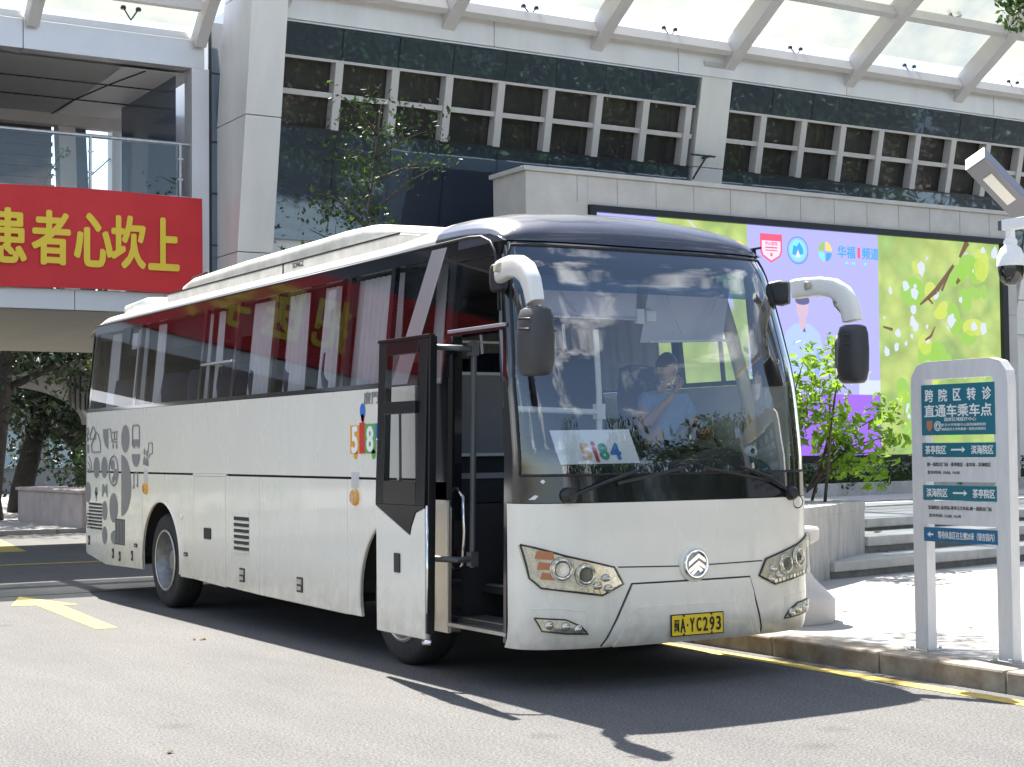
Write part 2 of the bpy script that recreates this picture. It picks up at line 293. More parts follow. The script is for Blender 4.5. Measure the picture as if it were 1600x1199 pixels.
# ------------------------------------------------------------------ mesh helper
def wloc(o):
    v = Vector((0, 0, 0))
    while o is not None: v = v + Vector(o.location); o = o.parent
    return v
TUMBLE = [False]      # upper body leans in above the waist line
class MB:
    def __init__(s): s.v = []; s.f = []; s.m = []
    def add(s, vs, fs, mat=0):
        b = len(s.v); s.v += [Vector(p) for p in vs]
        for f in fs: s.f.append([b+i for i in f]); s.m.append(mat)
        return s
    def box(s, c, d, rot=None, mat=0):
        x, y, z = d[0]/2, d[1]/2, d[2]/2; vs = [Vector((a*x, b*y, e*z)) for e in (-1, 1) for b in (-1, 1) for a in (-1, 1)]
        if rot is not None: vs = [rot @ p for p in vs]
        vs = [p + Vector(c) for p in vs]
        return s.add(vs, [(0, 2, 3, 1), (4, 5, 7, 6), (0, 1, 5, 4), (2, 6, 7, 3), (0, 4, 6, 2), (1, 3, 7, 5)], mat)
    def bx(s, x0, x1, y0, y1, z0, z1, mat=0): return s.box(((x0+x1)/2, (y0+y1)/2, (z0+z1)/2), (abs(x1-x0), abs(y1-y0), abs(z1-z0)), None, mat)
    def bar(s, p0, p1, wd, h, up=(0, 0, 1), mat=0):
        p0, p1 = Vector(p0), Vector(p1); t = (p1-p0).normalized(); sd = t.cross(Vector(up)).normalized(); u = sd.cross(t)
        vs = [p + sd*a*wd/2 + u*b*h/2 for p in (p0, p1) for b in (-1, 1) for a in (-1, 1)]
        return s.add(vs, [(0, 2, 3, 1), (4, 5, 7, 6), (0, 1, 5, 4), (2, 6, 7, 3), (0, 4, 6, 2), (1, 3, 7, 5)], mat)
    def tube(s, pts, r, n=10, mat=0, caps=True):
        pts = [Vector(p) for p in pts]; rs = r if isinstance(r, (list, tuple)) else [r]*len(pts)
        return s.sweep(pts, [2*a for a in rs], [2*a for a in rs], n=n, p=2, mat=mat, caps=caps)
    def sweep(s, pts, ws, hs, up=(0, 0, 1), n=16, p=3.0, mat=0, caps=True):
        pts = [Vector(q) for q in pts]; vs = []; k = len(pts); prev = None
        for i, q in enumerate(pts):
            t = (pts[min(i+1, k-1)] - pts[max(i-1, 0)]).normalized()
            if prev is None:
                sd = t.cross(Vector(up))
                if sd.length < 1e-3: sd = t.cross(Vector((0, 1, 0)))
            else: sd = prev - t*prev.dot(t)
            sd.normalize(); prev = sd; u = sd.cross(t)
            for j in range(n):
                a = 2*math.pi*(j+.5)/n; c, d = math.cos(a), math.sin(a); e = 2.0/p
                vs.append(q + sd*(math.copysign(abs(c)**e, c)*ws[i]/2) + u*(math.copysign(abs(d)**e, d)*hs[i]/2))
        fs = [(i*n+j, i*n+(j+1) % n, (i+1)*n+(j+1) % n, (i+1)*n+j) for i in range(k-1) for j in range(n)]
        if caps: fs += [tuple(range(n))[::-1], tuple(range((k-1)*n, k*n))]
        return s.add(vs, fs, mat)
    def prism(s, pts, ext, mat=0):
        pts = [Vector(p) for p in pts]; e = Vector(ext); n = len(pts)
        fs = [tuple(range(n)), tuple(range(n, 2*n))[::-1]] + [(i, i+n, (i+1) % n+n, (i+1) % n) for i in range(n)]
        return s.add(pts + [p+e for p in pts], fs, mat)
    def poly(s, pts, mat=0): return s.add(pts, [tuple(range(len(pts)))], mat)
    def grid(s, fn, nu, nv, mat=0):
        vs = [fn(i/nu, j/nv) for j in range(nv+1) for i in range(nu+1)]
        fs = [(j*(nu+1)+i, j*(nu+1)+i+1, (j+1)*(nu+1)+i+1, (j+1)*(nu+1)+i) for j in range(nv) for i in range(nu)]
        return s.add(vs, fs, mat)
    def lathe(s, prof, c, axis='Z', n=32, mat=0):
        vs = []; c = Vector(c)
        for r, h in prof:
            for j in range(n):
                a = 2*math.pi*j/n; q = (r*math.cos(a), r*math.sin(a), h)
                if axis == 'X': q = (h, q[0], q[1])
                if axis == 'Y': q = (q[0], h, q[1])
                vs.append(c + Vector(q))
        k = len(prof)
        return s.add(vs, [(i*n+j, i*n+(j+1) % n, (i+1)*n+(j+1) % n, (i+1)*n+j) for i in range(k-1) for j in range(n)], mat)
    def disc(s, c, r, ax1, ax2, n=24, mat=0, ry=None):
        c = Vector(c); a1, a2 = Vector(ax1), Vector(ax2)
        return s.poly([c + a1*r*math.cos(2*math.pi*j/n) + a2*(ry or r)*math.sin(2*math.pi*j/n) for j in range(n)], mat)
    def ring(s, c, r, rt, ax1, ax2, n=28, m=8, mat=0):
        c = Vector(c); a1, a2 = Vector(ax1).normalized(), Vector(ax2).normalized(); nn = a1.cross(a2); vs = []
        for i in range(n):
            a = 2*math.pi*i/n; d = a1*math.cos(a) + a2*math.sin(a)
            for j in range(m):
                b = 2*math.pi*j/m; vs.append(c + d*(r + rt*math.cos(b)) + nn*rt*math.sin(b))
        return s.add(vs, [(i*m+j, ((i+1) % n)*m+j, ((i+1) % n)*m+(j+1) % m, i*m+(j+1) % m) for i in range(n) for j in range(m)], mat)
    def ball(s, c, r, n=20, m=12, mat=0):
        c = Vector(c); rr = r if isinstance(r, (tuple, list)) else (r, r, r); vs = []
        for i in range(m+1):
            t = math.pi*i/m
            for j in range(n):
                a = 2*math.pi*j/n; vs.append(c + Vector((rr[0]*math.sin(t)*math.cos(a), rr[1]*math.sin(t)*math.sin(a), rr[2]*math.cos(t))))
        return s.add(vs, [(i*n+j, (i+1)*n+j, (i+1)*n+(j+1) % n, i*n+(j+1) % n) for i in range(m) for j in range(n)], mat)
    def text(s, body, o, right, up, h, width=None, bold=0.0, mat=0, depth=0.0):
        vs, fs = text_mesh(body, 0.0); xs = [p[0] for p in vs]; ys = [p[1] for p in vs]
        x0, x1, y0, y1 = min(xs), max(xs), min(ys), max(ys); ky = h/(y1-y0); kx = width/(x1-x0) if width else ky
        o, r_, u_ = Vector(o), Vector(right).normalized(), Vector(up).normalized()
        n_ = r_.cross(u_); bb = bold*ky*1.25; kx *= 1-2*bb/max(1e-6, (x1-x0)*kx)
        for i, (dx, dy) in enumerate(((0, 0), (1, 0), (-1, 0), (0, .8), (0, -.8), (.7, .6), (-.7, .6), (.7, -.6), (-.7, -.6)) if bold else ((0, 0),)):       # stroke weight
            s.add([o + n_*(.00012*i) + r_*((p[0]-(x0+x1)/2)*kx + dx*bb) + u_*((p[1]-(y0+y1)/2)*ky + dy*bb) for p in vs], fs, mat)
        return s
    def build(s, name, mats, parent=None, smooth=False, bevel=0.0, segs=2, origin=None, auto=None):
        mats = mats if isinstance(mats, (list, tuple)) else [mats]
        if TUMBLE[0]: s.v = [Vector((p.x*(1-.082*min(1.05, max(0, p.z-2.12))), p.y, p.z)) for p in s.v]
        if parent is not None: off = wloc(parent)
        elif origin is not None: off = Vector(origin)
        else:
            xs = [p.x for p in s.v]; ys = [p.y for p in s.v]; zs = [p.z for p in s.v]; off = Vector(((min(xs)+max(xs))/2, (min(ys)+max(ys))/2, min(zs)))
        me = bpy.data.meshes.new(name); me.from_pydata([tuple(p-off) for p in s.v], [], s.f)
        for m in mats: me.materials.append(MATS[m])
        me.polygons.foreach_set('material_index', s.m)
        if smooth: me.polygons.foreach_set('use_smooth', [True]*len(s.f))
        bm = bmesh.new(); bm.from_mesh(me); bmesh.ops.recalc_face_normals(bm, faces=bm.faces); bm.to_mesh(me); bm.free()
        me.update(); o = bpy.data.objects.new(name, me); COL.objects.link(o)
        if parent is not None: o.parent = parent
        else: o.location = off
        if smooth and auto is not None:
            try: me.set_sharp_from_angle(angle=R(auto))
            except Exception: pass
        if bevel:
            b = o.modifiers.new('bevel', 'BEVEL'); b.width = bevel; b.segments = segs; b.limit_method = 'ANGLE'; b.angle_limit = R(35)
        return o
_tc = {}
def text_mesh(body, bold=0.0):
    k = (body, bold)
    if k not in _tc:
        c = bpy.data.curves.new('t', 'FONT'); c.body = body; c.offset = bold; c.resolution_u = 3; o = bpy.data.objects.new('t', c); COL.objects.link(o)
        dg = bpy.context.evaluated_depsgraph_get(); me = bpy.data.meshes.new_from_object(o.evaluated_get(dg))
        _tc[k] = ([tuple(v.co) for v in me.vertices], [tuple(p.vertices) for p in me.polygons])
        bpy.data.objects.remove(o); bpy.data.curves.remove(c); bpy.data.meshes.remove(me)
    return _tc[k]
def tag(o, label=None, cat=None, group=None, kind=None):
    if label: o['label'] = label
    if cat: o['category'] = cat
    if group: o['group'] = group
    if kind: o['kind'] = kind
    return o
def thing(name, label, cat, loc=(0, 0, 0), group=None):
    o = bpy.data.objects.new(name, None); COL.objects.link(o); o.location = loc; o.empty_display_size = .2
    return tag(o, label, cat, group)
def copy_tree(o, parent=None):
    c = o.copy(); COL.objects.link(c)
    if parent is not None: c.parent = parent; c.matrix_parent_inverse = o.matrix_parent_inverse.copy()
    for ch in list(o.children): copy_tree(ch, c)
    return c
X, Y, Z = Vector((1, 0, 0)), Vector((0, 1, 0)), Vector((0, 0, 1))
rng = random.Random(7)
# ================================================================== ground
m = MB(); m.poly([(-150, -150, 0), (250, -150, 0), (250, 150, 0), (-150, 150, 0)]); m.build('road', 'asphalt', None, origin=(0, 0, 0)).__setitem__('kind', 'structure')
# kerb and pavement beside the coach
m = MB()
y = -16.0; k = 0
while y < 13.5:
    ln = 1.18 if k % 3 else 1.02; m.bx(1.43+.004*(k % 2), 1.73, y, y+ln-.012, -.05, .15+.002*(k % 3)); y += ln; k += 1
m.build('kerb', 'kerb_stone', None, bevel=.018, origin=(0, 0, 0)).__setitem__('kind', 'structure')
m = MB(); m.bx(1.725, 60, -16, 13.5, -.05, .146); m.build('pavement', 'paving', None, origin=(0, 0, 0)).__setitem__('kind', 'structure')
m = MB(); m.poly([(1.13, -16, .004), (1.28, -16, .004), (1.28, 12, .004), (1.13, 12, .004)]); tag(m.build('edge_marking', 'yellow_paint', None, origin=(1.2, 0, .004)), kind='structure')
m = MB(); m.poly([(-2.42, 5.95, .004), (-2.22, 5.95, .004), (-2.03, 8.55, .004), (-1.86, 8.5, .004), (-2.16, 9.85, .004), (-2.52, 8.75, .004), (-2.27, 8.68, .004)]); tag(m.build('arrow_marking', 'yellow_arrow', None, origin=(-2.2, 8, .004)), kind='structure')
m = MB(); m.poly([(-.6, 18.5, .004), (.1, 18.5, .004), (.9, 24.5, .004), (.3, 24.5, .004)]); m.poly([(-6, 15.6, .004), (3, 14.9, .004), (3, 15.08, .004), (-6, 15.8, .004)]); tag(m.build('lane_marking', 'yellow_arrow', None, origin=(0, 20, .004)), kind='structure')
m = MB(); m.bx(-9, .9, 9.92, 9.965, -.03, .003); tag(m.build('road_joint', 'underbody', None, origin=(-2, 9.9, 0)), kind='structure')
m = MB(); m.bx(1.0, 9, 24.2, 50, -.05, .09); m.bx(-30, 1.0, 31, 50, -.05, .08); tag(m.build('far_pavement', 'paving', None, origin=(5, 30, 0)), kind='structure')

# ================================================================== steps up to the plaza (run 10.5 degrees off the kerb line)
SD = Vector((math.cos(R(10.5)), math.sin(R(10.5)), 0)); SN = Vector((-SD.y, SD.x, 0))
def slab(mb, p, z0, z1, ln, dep, mat=0, over=0.0):
    a = Vector((p[0], p[1], 0)) - SN*over; b = a+SD*ln; mb.prism([a+Z*z0, b+Z*z0, b+SN*(dep+over)+Z*z0, a+SN*(dep+over)+Z*z0], (0, 0, z1-z0), mat)
st = thing('plaza_steps', 'three broad pale stone steps rising to the plaza behind the route sign', 'steps', (7, 5.2, .146))
for px, py, z0, z1 in ((5.55, 4.76, .10, .34), (6.85, 5.60, .33, .54), (7.75, 6.56, .53, .70)):
    m = MB(); ln = 0.0; i = 0; m2 = MB()
    slab(m2, (px, py), z0, z1-.115, 30, 9, 0)
    while ln < 30:
        w_ = (1.55, 1.32, 1.7)[i % 3]; slab(m, (px+SD.x*ln, py+SD.y*ln), z1-.115, z1, w_-.008, 9, 0, .045); ln += w_; i += 1
    m2.build('riser', 'step_recess', st); m.build('tread', 'step_stone', st, bevel=.012)  # riser stone coloured dark to stand for the shadow gap under each tread
m = MB(); slab(m, (7.9, 7.6), .66, .704, 40, 9); tag(m.build('plaza', 'paving', None, origin=(12, 10, .7)), kind='structure')
m = MB()
for d_ in (2.2, 3.6, 4.6): slab(m, (8.4-.0*d_, 6.7+d_), .69, .728, 30, .9, 0)
m.build('plaza_strip', 'step_stone', st, bevel=.01)
# planter block beside the steps
P0 = [(2.9, 3.55), (4.3, 4.05), (5.55, 4.78), (6.28, 5.24), (6.87, 5.62), (6.95, 7.2), (3.2, 7.2)]
m = MB(); m.prism([(a, b, .10) for a, b in P0], (0, 0, .80)); cx_, cy_ = 5.2, 5.6
pb = m.build('planter_wall', 'old_concrete', None, bevel=.015); tag(pb, 'grey weathered concrete planter wall at the head of the steps, with a leafy bush in it', 'planter')
m = MB(); m.prism([(cx_+(a-cx_)*1.006, cy_+(b-cy_)*1.006, .86) for a, b in P0], (0, 0, .115)); m.build('coping', 'old_concrete', pb, bevel=.012)
# round stone pedestal at the kerb
m = MB(); m.lathe([(.0005, .0), (.46, 0), (.47, .03), (.47, .19), (.45, .22), (.40, .26), (.30, .36), (.235, .46), (.21, .56), (.225, .62), (.30, .67), (.335, .69), (.345, .73), (.345, .78), (.33, .80), (.0005, .80)], (2.27, 1.78, .148), 'Z', 48)
tag(m.build('stone_pedestal', 'wall_stone', None, smooth=True, auto=35), 'round flared stone pedestal on the pavement just behind the coach front', 'pedestal')

# ================================================================== screen wall, low hedge wall
sw = thing('screen_wall', 'long pale stone-clad wall carrying the big video screen', 'wall', (13, 14.6, .7))
m = MB()
m.bx(7.36, 8.62, 14.2, 15.3, .1, 6.36); m.bx(18.92, 19.25, 14.2, 15.3, .1, 6.36); m.bx(8.62, 18.92, 14.2, 15.3, 5.86, 6.36); m.bx(8.62, 18.92, 14.2, 15.3, .1, 1.32); m.bx(8.62, 18.92, 14.42, 15.3, 1.32, 5.86)
m.build('wall', 'wall_stone', sw, bevel=.01)
m = MB(); m.bx(7.30, 19.3, 14.15, 15.35, 6.36, 6.44); m.build('coping', 'wall_stone', sw, bevel=.012)
m = MB()
for i in range(13): x = 8.4+.84*i; m.bx(x-.004, x+.004, 14.197, 14.21, 5.9, 6.355)
for z in (1.9, 3.1, 4.3, 5.5): m.bx(18.94, 19.2, 14.197, 14.21, z-.004, z+.004); m.bx(7.4, 8.6, 14.197, 14.21, z-.004, z+.004)
m.build('panel_joint', 'step_recess', sw)
ls = thing('video_screen', 'big lit video screen showing green leaves and a lavender panel with logos', 'screen', (13.7, 14.2, 1.33))
m = MB(); m.bx(8.63, 18.91, 14.12, 14.4, 5.74, 5.855); m.bx(8.63, 18.91, 14.12, 14.4, 1.325, 1.46); m.bx(8.63, 8.75, 14.12, 14.4, 1.46, 5.74); m.bx(18.76, 18.91, 14.12, 14.4, 1.46, 5.74); m.bx(8.7, 18.8, 14.22, 14.4, 1.4, 5.8); m.build('frame', 'dark_frame', ls)
yd = 14.215; m = MB()
def rect(x0, x1, z0, z1, y, mat): m.poly([(x0, y, z0), (x1, y, z0), (x1, y, z1), (x0, y, z1)], mat)
rect(8.75, 10.1, 1.46, 5.74, yd, 0); rect(10.1, 12.15, 1.46, 5.74, yd, 2); rect(12.15, 15.4, 2.62, 5.74, yd, 0); rect(12.15, 15.4, 1.46, 2.62, yd, 1); rect(15.4, 18.76, 1.46, 5.74, yd, 2)
disp = m.build('display', ['scr_lavender', 'scr_purple', 'scr_green'], ls)
m = MB(); y1_ = yd-.004; y2_ = yd-.007; rr = random.Random(3)
for i in range(46):       # bright gaps between the leaves
    x = 15.5+3.2*rr.random(); z = 1.55+4.1*rr.random(); a = .03+.10*rr.random()**2; n = rr.randint(5, 8); t0 = rr.random()*6
    m.poly([(min(max(x+a*(.6+.6*rr.random())*math.cos(t0+6.283*k/n), 15.41), 18.75), y1_, z+a*1.3*(.6+.6*rr.random())*math.sin(t0+6.283*k/n)) for k in range(n)], 0)
for i in range(34):       # single leaves
    x = 15.8+2.6*rr.random(); z = 1.8+3.5*rr.random(); a = .12+.24*rr.random(); n = 12; t0 = rr.random()*6; e = rr.uniform(.45, .9)
    m.poly([(min(max(x+a*(math.cos(t0)*math.cos(6.283*k/n)-e*math.sin(t0)*math.sin(6.283*k/n)), 15.41), 18.75), y1_+.001, z+a*(math.sin(t0)*math.cos(6.283*k/n)+e*math.cos(t0)*math.sin(6.283*k/n))) for k in range(n)], 1 if rr.random() < .7 else 2)
def br(a, b, w0, w1):
    a, b = Vector((a[0], y2_, a[1])), Vector((b[0], y2_, b[1])); t = (b-a).normalized(); s_ = Vector((-t.z, 0, t.x)); m.poly([a-s_*w0, b-s_*w1, b+s_*w1, a+s_*w0], 3)
br((17.85, 5.74), (17.62, 5.42), .07, .03); br((17.45, 5.25), (16.95, 4.72), .035, .06); br((16.95, 4.72), (16.5, 4.42), .06, .02); br((16.72, 4.56), (16.85, 4.45), .03, .02); br((17.40, 5.2), (17.1, 4.72), .012, .03); br((17.6, 4.98), (17.52, 4.88), .05, .03); br((16.62, 3.72), (16.78, 3.80), .02, .03); br((16.78, 3.80), (16.9, 4.0), .03, .01); br((15.5, 3.95), (15.75, 3.9), .02, .03)
m.build('leaf_picture', ['scr_white', 'scr_leaf', 'scr_yellow', 'scr_brown'], disp)
m = MB()
def E_(x, z, a, b, mat, y=y1_, n=20, t0=0, t1=360): m.poly([(x+a*math.cos(R(t0+(t1-t0)*k/n)), y, z+b*math.sin(R(t0+(t1-t0)*k/n))) for k in range(n+(0 if t1-t0 == 360 else 1))], mat)
# two presenters in pale blue shirts
m.poly([(13.0, y1_, 3.0), (12.95, y1_, 3.55), (13.05, y1_, 3.80), (13.28, y1_, 3.95), (13.62, y1_, 3.95), (13.86, y1_, 3.78), (13.98, y1_, 3.4), (13.98, y1_, 3.0)], 0); m.poly([(13.72, y2_, 3.0), (13.80, y2_, 3.5), (13.88, y2_, 3.3), (13.84, y2_, 3.0)], 1)
m.poly([(13.36, y2_, 3.92), (13.45, y2_, 3.78), (13.55, y2_, 3.92), (13.52, y2_, 4.05), (13.38, y2_, 4.05)], 2); E_(13.45, 4.24, .15, .22, 2, y2_); E_(13.45, 4.36, .175, .16, 3, y2_-.002, 20, 0, 180); E_(13.45, 4.36, .165, .06, 3, y2_-.004, 20, 180, 360); m.poly([(13.44, y2_-.003, 3.80), (13.50, y2_-.003, 3.88), (13.52, y2_-.003, 3.78)], 3)
m.build('presenter_picture', ['scr_shirt', 'scr_shirt_dark', 'scr_face', 'scr_hair', 'scr_white'], disp); m = MB()
m.poly([(14.85, y1_, 2.62), (14.85, y1_, 3.25), (15.1, y1_, 3.2), (15.1, y1_, 2.9), (15.4, y1_, 2.9), (15.4, y1_, 2.62)], 4)
m.build('desk_picture', ['scr_shirt', 'scr_shirt_dark', 'scr_face', 'scr_hair', 'scr_white'], disp)
m = MB()
m.poly([(12.45, y1_, 5.60), (12.98, y1_, 5.60), (12.98, y1_, 5.28), (12.93, y1_, 5.18), (12.715, y1_, 5.06), (12.50, y1_, 5.18), (12.45, y1_, 5.28)], 0); m.poly([(12.49, y2_, 5.47), (12.94, y2_, 5.47), (12.94, y2_, 5.29), (12.90, y2_, 5.20), (12.715, y2_, 5.10), (12.53, y2_, 5.20), (12.49, y2_, 5.29)], 1)
m.text('华山医院', (12.715, y2_-.003, 5.42), X, Z, .07, .30, .02, 0); rect(12.57, 12.86, 5.33, 5.355, y2_-.003, 0); rect(12.57, 12.86, 5.28, 5.30, y2_-.003, 0); m.text('1', (12.715, y2_-.003, 5.21), X, Z, .06, .05, .02, 0)
m.build('screen_crest', ['scr_red', 'scr_rose', 'scr_blue', 'scr_cyan', 'scr_leaf', 'scr_gold', 'scr_cyan', 'scr_red'], disp); m = MB()
m.ring((13.36, y2_, 5.33), .25, .012, X, Z, 30, 4, 2); m.ring((13.36, y2_, 5.33), .19, .010, X, Z, 30, 4, 3); E_(13.36, 5.33, .17, .17, 3, y1_); m.poly([(13.22, y2_-.002, 5.25), (13.33, y2_-.002, 5.22), (13.50, y2_-.002, 5.27), (13.48, y2_-.002, 5.38), (13.40, y2_-.002, 5.48), (13.33, y2_-.002, 5.40), (13.25, y2_-.002, 5.42)], 2); m.poly([(13.30, y2_-.004, 5.20), (13.42, y2_-.004, 5.20), (13.36, y2_-.004, 5.34)], 1)
for k in range(16):
    a = R(200+140*k/15); m.box((13.36+.255*math.cos(a), y2_-.002, 5.33+.255*math.sin(a)), (.025, .001, .03), None, 2)
m.build('screen_emblem', ['scr_red', 'scr_rose', 'scr_blue', 'scr_cyan', 'scr_leaf', 'scr_gold', 'scr_cyan', 'scr_red'], disp); m = MB()
for k, mt in enumerate((4, 5, 6, 2)):
    a0 = (95, 5, 185, 275)[k]; cx2, cz2 = 14.04, 5.34
    m.poly([(cx2+.03*math.cos(R(a0+40)), y1_, cz2+.03*math.sin(R(a0+40)))]+[(cx2+.17*math.cos(R(a0+80*j/8)), y1_, cz2+.19*math.sin(R(a0+80*j/8))) for j in range(9)], mt)
m.build('screen_pinwheel', ['scr_red', 'scr_rose', 'scr_blue', 'scr_cyan', 'scr_leaf', 'scr_gold', 'scr_cyan', 'scr_red'], disp); m = MB()
m.text('华福', (14.58, y1_, 5.36), X, Z, .23, .46, .02, 2); m.text('1', (14.90, y1_, 5.36), X, Z, .21, .07, .0, 7); m.text('频道', (15.20, y1_, 5.36), X, Z, .23, .44, .02, 2); rect(14.55, 14.62, 5.13, 5.17, y1_, 3); rect(14.72, 14.80, 5.13, 5.17, y1_, 3); rect(15.02, 15.10, 5.13, 5.17, y1_, 3)
m.build('screen_lettering', ['scr_red', 'scr_rose', 'scr_blue', 'scr_cyan', 'scr_leaf', 'scr_gold', 'scr_cyan', 'scr_red'], disp)
hw = MB(); hw.prism([(11.6, 12.75, .66), (24, 15.05, .66), (24, 15.3, .66), (11.55, 13.0, .66)], (0, 0, .30)); tag(hw.build('hedge_wall', 'step_stone', None, bevel=.015), 'low pale stone kerb wall along the foot of the hedge', 'low wall')

# ================================================================== the building behind: leaning glass front, columns, canopy
bd = thing('hospital_building', 'large building with leaning dark glass front, white fins and a glazed rib canopy', 'building', (12, 17, 0))
def T(x, z, o=0.0): return Vector((x, 17.5-.22*(z-4)-o*.977, z-o*.215))
def tp(mb, x0, x1, z0, z1, o=0.0, mat=0): mb.poly([T(x0, z0, o), T(x1, z0, o), T(x1, z1, o), T(x0, z1, o)], mat)
def tb(mb, x0, x1, z0, z1, o0, o1, mat=0):
    q = [T(x0, z0, o0), T(x1, z0, o0), T(x1, z1, o0), T(x0, z1, o0)]; mb.prism(q, T(x0, z0, o1)-T(x0, z0, o0), mat)
for x0, x1 in ((3.9, 12.74), (13.6, 34.0)):
    n = round((x1-x0)/1.09); dx = (x1-x0)/n
    for nm, z0, z1, o, mt in (('upper_glazing', 8.44, 8.985, .05, 'facade_glass'), ('window_band', 7.27, 8.42, -.16, 'facade_glass_brown'), ('lower_glazing', 5.36, 7.25, .05, 'facade_glass')):
        m = MB()
        for i in range(n):       # each pane a hair out of plane, as hung glass is
            e = rng.uniform(-.004, .004); q = [T(x0+dx*i+.006, z0, o+e), T(x0+dx*(i+1)-.006, z0, o-e), T(x0+dx*(i+1)-.006, z1, o-e+rng.uniform(-.003, .003)), T(x0+dx*i+.006, z1, o+e)]; m.poly(q)
        m.build(nm, mt, bd)
    m = MB(); tb(m, x0, x1, 5.3, 8.99, -.2, -.3); m.build('glazing_backing', 'dark_frame', bd)
    for z, h in ((8.43, .022), (7.85, .045), (7.262, .022)):
        m = MB(); tb(m, x0, x1, z-h, z+h, -.15 if z != 7.85 else -.10, .055 if z != 7.85 else .03); m.build('transom', 'fin_white' if z != 7.262 else 'dark_frame', bd)
for x in [4.97+1.095*i for i in range(7)] + [12.58] + [14.49+1.085*i for i in range(16)]:
    m = MB(); tb(m, x-.075, x+.075, 7.27, 8.42, -.15, .075); m.build('fin', 'fin_white', bd, bevel=.006)
def column(xa, xb, z0, z1, k, yr, dep):
    m = MB(); f = lambda x, z, d=0: Vector((x, yr-k*(z-7)+d, z))
    zz = [z0, 5.0, 7.26, 9.33, z1]
    for a, b in zip(zz[:-1], zz[1:]): m.prism([f(xa, a+.006), f(xb, a+.006), f(xb, b-.006), f(xa, b-.006)], (0, dep, 0))
    c = m.build('column', 'panel_white', bd, bevel=.012)
column(3.10, 3.74, 0, 10.6, .17, 16.2, 1.35); column(12.82, 13.58, 0, 9.02, .2, 16.74, .8); column(22.6, 23.4, 0, 9.02, .2, 16.74, .8)
m = MB(); m.bx(13.0, 13.06, 16.4, 16.75, 7.42, 7.46); m.bx(12.55, 13.15, 16.38, 16.42, 7.42, 7.45); m.bar((12.6, 16.42, 6.95), (12.95, 16.42, 7.43), .03, .03); m.build('bracket', 'dark_frame', bd)
for x0, x1 in ((3.74, 8.0), (8.0, 12.2), (12.2, 16.6), (16.6, 21), (21, 25.4), (25.4, 34)):
    m = MB(); m.bx(x0+.006, x1-.006, 16.30, 16.6, 9.02, 9.62); m.build('fascia', 'panel_white', bd, bevel=.008)
m = MB(); m.bx(3.74, 34, 16.34, 18.6, 8.985, 9.015); m.bx(3.74, 34, 16.6, 26, 9.5, 9.7); m.build('eaves', 'panel_grey', bd)
m = MB(); m.bx(3.74, 34, 17.22, 17.6, 4.2, 5.36); m.bx(3.74, 34, 17.35, 17.6, 0, 4.2); m.bx(3.74, 34, 17.6, 26, 0, 9.5); m.build('wall', 'panel_white', bd, bevel=.01)
# canopy: curved ribs out over the plaza, purlins, panes, clamps
def RP(d):       # rib centre line at distance d out from the fascia
    return Vector((0, 16.55-d, 9.28+.70*d-.018*d*d))
RX = [3.83+3.21*i for i in range(-4, 10)]
for x in RX:
    if x < 3: continue
    m = MB(); q = [RP(-.25+.55*i) + Vector((x, 0, 0)) for i in range(9)]; m.sweep(q, [.26]*9, [.42]*9, n=4, p=200, up=Z)
    m.build('rib', 'steel_painted', bd, bevel=.01)
PD = [.42, 1.72, 3.02, 4.1]
cl = []
for i, d in enumerate(PD):
    for j, (xa, xb) in enumerate(zip(RX[:-1], RX[1:])):
        if xa < 3 or xa > 30: continue
        c = RP(d); t = (RP(d+.1)-RP(d-.1)).normalized(); n = X.cross(t); n = n if n.z > 0 else -n
        m = MB(); w_, h_ = .13, .26; q = [c + t*a*w_/2 + n*b*h_/2 + Vector((xa+.131, 0, 0)) for a, b in ((-1, -1), (1, -1), (1, 1), (-1, 1))]; m.prism(q, (xb-xa-.262, 0, 0)); pu = m.build('purlin', 'steel_painted', bd, bevel=.006)
        for xc in (xa+.30, (xa+xb)/2+.1):
            if xc < -3 or xc > 26 or d > 3.2: continue
            m = MB(); b0 = c + n*.13 + Vector((xc, 0, 0))
            for s_ in (-1, 1):
                if xc == xa+.30 and s_ > 0: continue
                e = b0 + n*.16 + X*s_*.14 + t*.05; m.tube([b0, b0+n*.05+X*s_*.03, e], .013, 6); m.lathe([(.0005, -.03), (.045, -.03), (.05, .0), (.035, .03), (.0005, .03)], e, 'Z', 10)
            m.build('glass_clamp', 'dark_frame', pu)
    if i < len(PD)-1:
        for xa, xb in zip(RX[:-1], RX[1:]):
            if xa < 3 or xa > 30: continue
            m = MB(); o_ = Vector((0, -.14, .33)); a, b = RP(d)+o_, RP(PD[i+1])+o_
            m.poly([a+X*(xa+.02), a+X*(xb-.02), b+X*(xb-.02), b+X*(xa+.02)]); m.build('canopy_pane', 'canopy_glass', bd)

